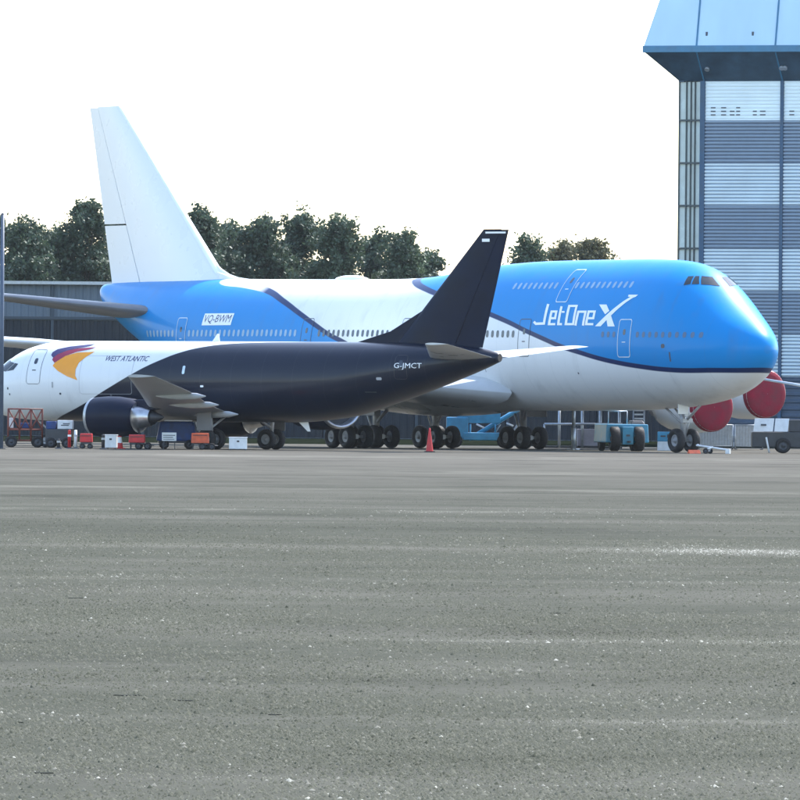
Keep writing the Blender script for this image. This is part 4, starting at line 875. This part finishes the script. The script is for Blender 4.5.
for i in range(3): MB().box(q(634)[0], q(643)[0], -.2, .1, q(640, 410+i*4.2)[1]-.06, q(640, 410+i*4.2)[1]+.03).build('tread', M['box_white'], wp)
MB().tube((q(634)[0]-.04,-.05,.02), (q(634)[0]-.04,-.05,q(640,406)[1]), .04).tube((q(643)[0]+.04,-.05,.02), (q(643)[0]+.04,-.05,q(640,406)[1]), .04).build('ladder_stile', M['galv'], wp)
ps = empty('tail_stand', (gx(573.5, 470), 470, 0), 0, 'single pale upright steel stand right of the jumbo main wheels', 'stand')
MB().tube((0,0,.05), (0,0,1.2), .13, .13, 12).tube((0,0,1.2), (0,0,at(573, 407, 470)[2]), .1, .1, 12).build('tube', M['galv'], ps); MB().tube((-.35,0,.04), (.35,0,.04), .05).tube((0,-.35,.04), (0,.35,.04), .05).build('foot', M['galv'], ps)
# silver fence panels
def fence(u0, u1, label):
    Y = 494.0; x0, x1 = gx(u0, Y), gx(u1, Y); w = x1-x0; t = empty('fence_panel', ((x0+x1)/2, Y, 0), R(-5), label, 'fence', 'silver fence panels')
    n = int(w/.16); p = (w-.1)/n; pr = []
    for i in range(n): pr += [(-w/2+.05+i*p, 0), (-w/2+.05+i*p+.4*p, 0), (-w/2+.05+i*p+.5*p, -.035), (-w/2+.05+i*p+.9*p, -.035)]
    b = MB(); k = len(pr); b.add([(x, y, z) for z in (.22, 1.32) for x, y in pr], [(i, i+1, k+i+1, k+i) for i in range(k-1)]); b.build('sheet', M['galv'], t)
    MB().tube((-w/2+.02, .03, .02), (-w/2+.02, .03, 1.4), .035).tube((w/2-.02, .03, .02), (w/2-.02, .03, 1.4), .035).tube((-w/2, .03, 1.37), (w/2, .03, 1.37), .035).tube((-w/2, .03, .2), (w/2, .03, .2), .03).build('frame', M['galv'], t)
    for s in (-1, 1): MB().box(s*(w/2-.08)-.08, s*(w/2-.08)+.08, -.3, .35, 0, .05).build('foot', M['dark_steel'], t)
fence(697, 733, 'silver ribbed fence panel, the left one under the red engine covers'); fence(734.5, 763, 'silver ribbed fence panel, the right one under the red engine covers')
# equipment trailer with white panels
EY = 455.0; et = empty('equipment_trailer', (gx(778, EY), EY, 0), 0, 'dark trailer with two tilted white panels at the right edge', 'trailer')
q = lambda u, v=440: (gx(u, EY)-gx(778, EY), at(u, v, EY)[2])
zt_, zb_ = q(770, 418.5)[1], q(770, 431.5)[1]
MB().box(q(752)[0], q(822)[0], -.05, 1.6, .3, zb_-.02).box(q(789)[0], q(822)[0], -.03, 1.5, zb_-.018, zt_-.05).build('body', M['dark_steel'], et, .04)
for u0, u1 in ((753, 772.5), (773.8, 787.5)):
    b = MB(); xa, xb = q(u0)[0], q(u1)[0]; dx = .08
    b.add([(xa,-.2,zb_),(xb,-.2,zb_),(xb+dx,.05,zt_),(xa+dx,.05,zt_),(xa,-.15,zb_),(xb,-.15,zb_),(xb+dx,.1,zt_),(xa+dx,.1,zt_)], [(0,1,2,3),(7,6,5,4),(0,4,5,1),(1,5,6,2),(2,6,7,3),(3,7,4,0)]); p_ = b.build('panel', M['box_white'], et, .01)
    if u0 == 753: MB().box(q(760.5)[0], q(766)[0], -.16, -.13, (zb_+zt_)/2-.04, (zb_+zt_)/2+.05).build('panel_mark', M['darkline'], p_)
MB().tube((q(766)[0], -.1, zb_-.3), (q(769)[0], -.25, .03), .05, .05).build('prop_leg', M['box_white'], et)
for u0 in (783, 812):
    for y in (0, 1.5): small_wheel(MB(), q(u0)[0], y-.1, .4, .4, .22).build('wheel', [M['rubber'], M['dark_steel']], et)
# boom lift reaching in from the right
ZY = 452.0; bo = empty('boom_lift', (gx(905, ZY), ZY, 0), 0, 'boom lift with a long thin pale arm reaching in at the right edge', 'boom lift')
q = lambda u, v: (gx(u, ZY)-gx(905, ZY), at(u, v, ZY)[2])
p0, p1 = q(759, 378.6), q(900, 402); MB().tube((p0[0], 0, p0[1]), (p1[0], 0, p1[1]), .06, .12, 10).build('arm', M['box_white'], bo)
MB().box(-.8, .8, -.8, .8, .55, 1.1).build('chassis', M['box_blue'], bo, .05); MB().tube((0,0,1.1), (0,0,p1[1]+.05), .35, .3, 16).build('turret', M['box_white'], bo); MB().tube((p0[0]-.04, 0, p0[1]+.02), (p0[0]-.04, 0, p0[1]-.22), .05).build('arm_tip', M['dark_steel'], bo)
for x in (-.7, .7):
    for y in (-.85, .85): small_wheel(MB(), x, y, .45, .45, .28).build('wheel', [M['rubber'], M['dark_steel']], bo)
# tow bar lying by the nose wheel
tb = empty('tow_bar', (gx(706, 444), 444, 0), R(-20), 'pale tow bar with small wheels on the ground by the jumbo nose wheel', 'tow bar')
MB().tube((-.5,0,.42), (1.1,.1,.2), .05).tube((-.5,0,.42), (-.55,.4,.45), .04).tube((.1,-.3,.2), (.35,0,.34), .04).tube((.1,.3,.2), (.35,0,.34), .04).tube((.1,-.35,.14), (.1,.35,.14), .03).build('bar', M['box_white'], tb)
for y in (-.36, .36): small_wheel(MB(), .1, y, .14, .14, .08).build('wheel', [M['rubber'], M['dark_steel']], tb)
MB().box(1.02, 1.25, 0, .2, 0, .25).build('head', M['box_white'], tb, .02)
# wheel chocks
def chock(u, Y, label):
    t = empty('wheel_chock', (gx(u, Y), Y, 0), R(-58), label, 'chock', 'wheel chocks')
    MB().add([(-.13,-.35,0),(.13,-.35,0),(0,-.35,.2),(-.13,.35,0),(.13,.35,0),(0,.35,.2)], [(0,1,2),(5,4,3),(0,3,4,1),(1,4,5,2),(2,5,3,0)]).build('wedge', M['orange'], t, .02); MB().tube((0,.35,.08), (.05,.75,.04), .012).build('rope', M['rubber'], t)
chock(694, 443, 'orange wheel chock ahead of the jumbo nose wheel')
# ---- hazy air ----
def haze():
    o = MB().box(-950, 950, -250, 1550, -1.5, 60).build('haze', bpy.data.materials.new('haze'))
    m = o.data.materials[0]; m.use_nodes = True; n = m.node_tree.nodes; n.remove(n['Principled BSDF'])
    v = n.new('ShaderNodeVolumePrincipled'); v.inputs['Color'].default_value = (.86,.93,1,1); v.inputs['Density'].default_value = HAZE; v.inputs['Anisotropy'].default_value = .3
    m.node_tree.links.new(v.outputs[0], n['Material Output'].inputs['Volume']); tag(o, 'thin pale haze over the whole airfield', 'haze', kind='stuff')
HAZE = .000022
if HAZE: haze()
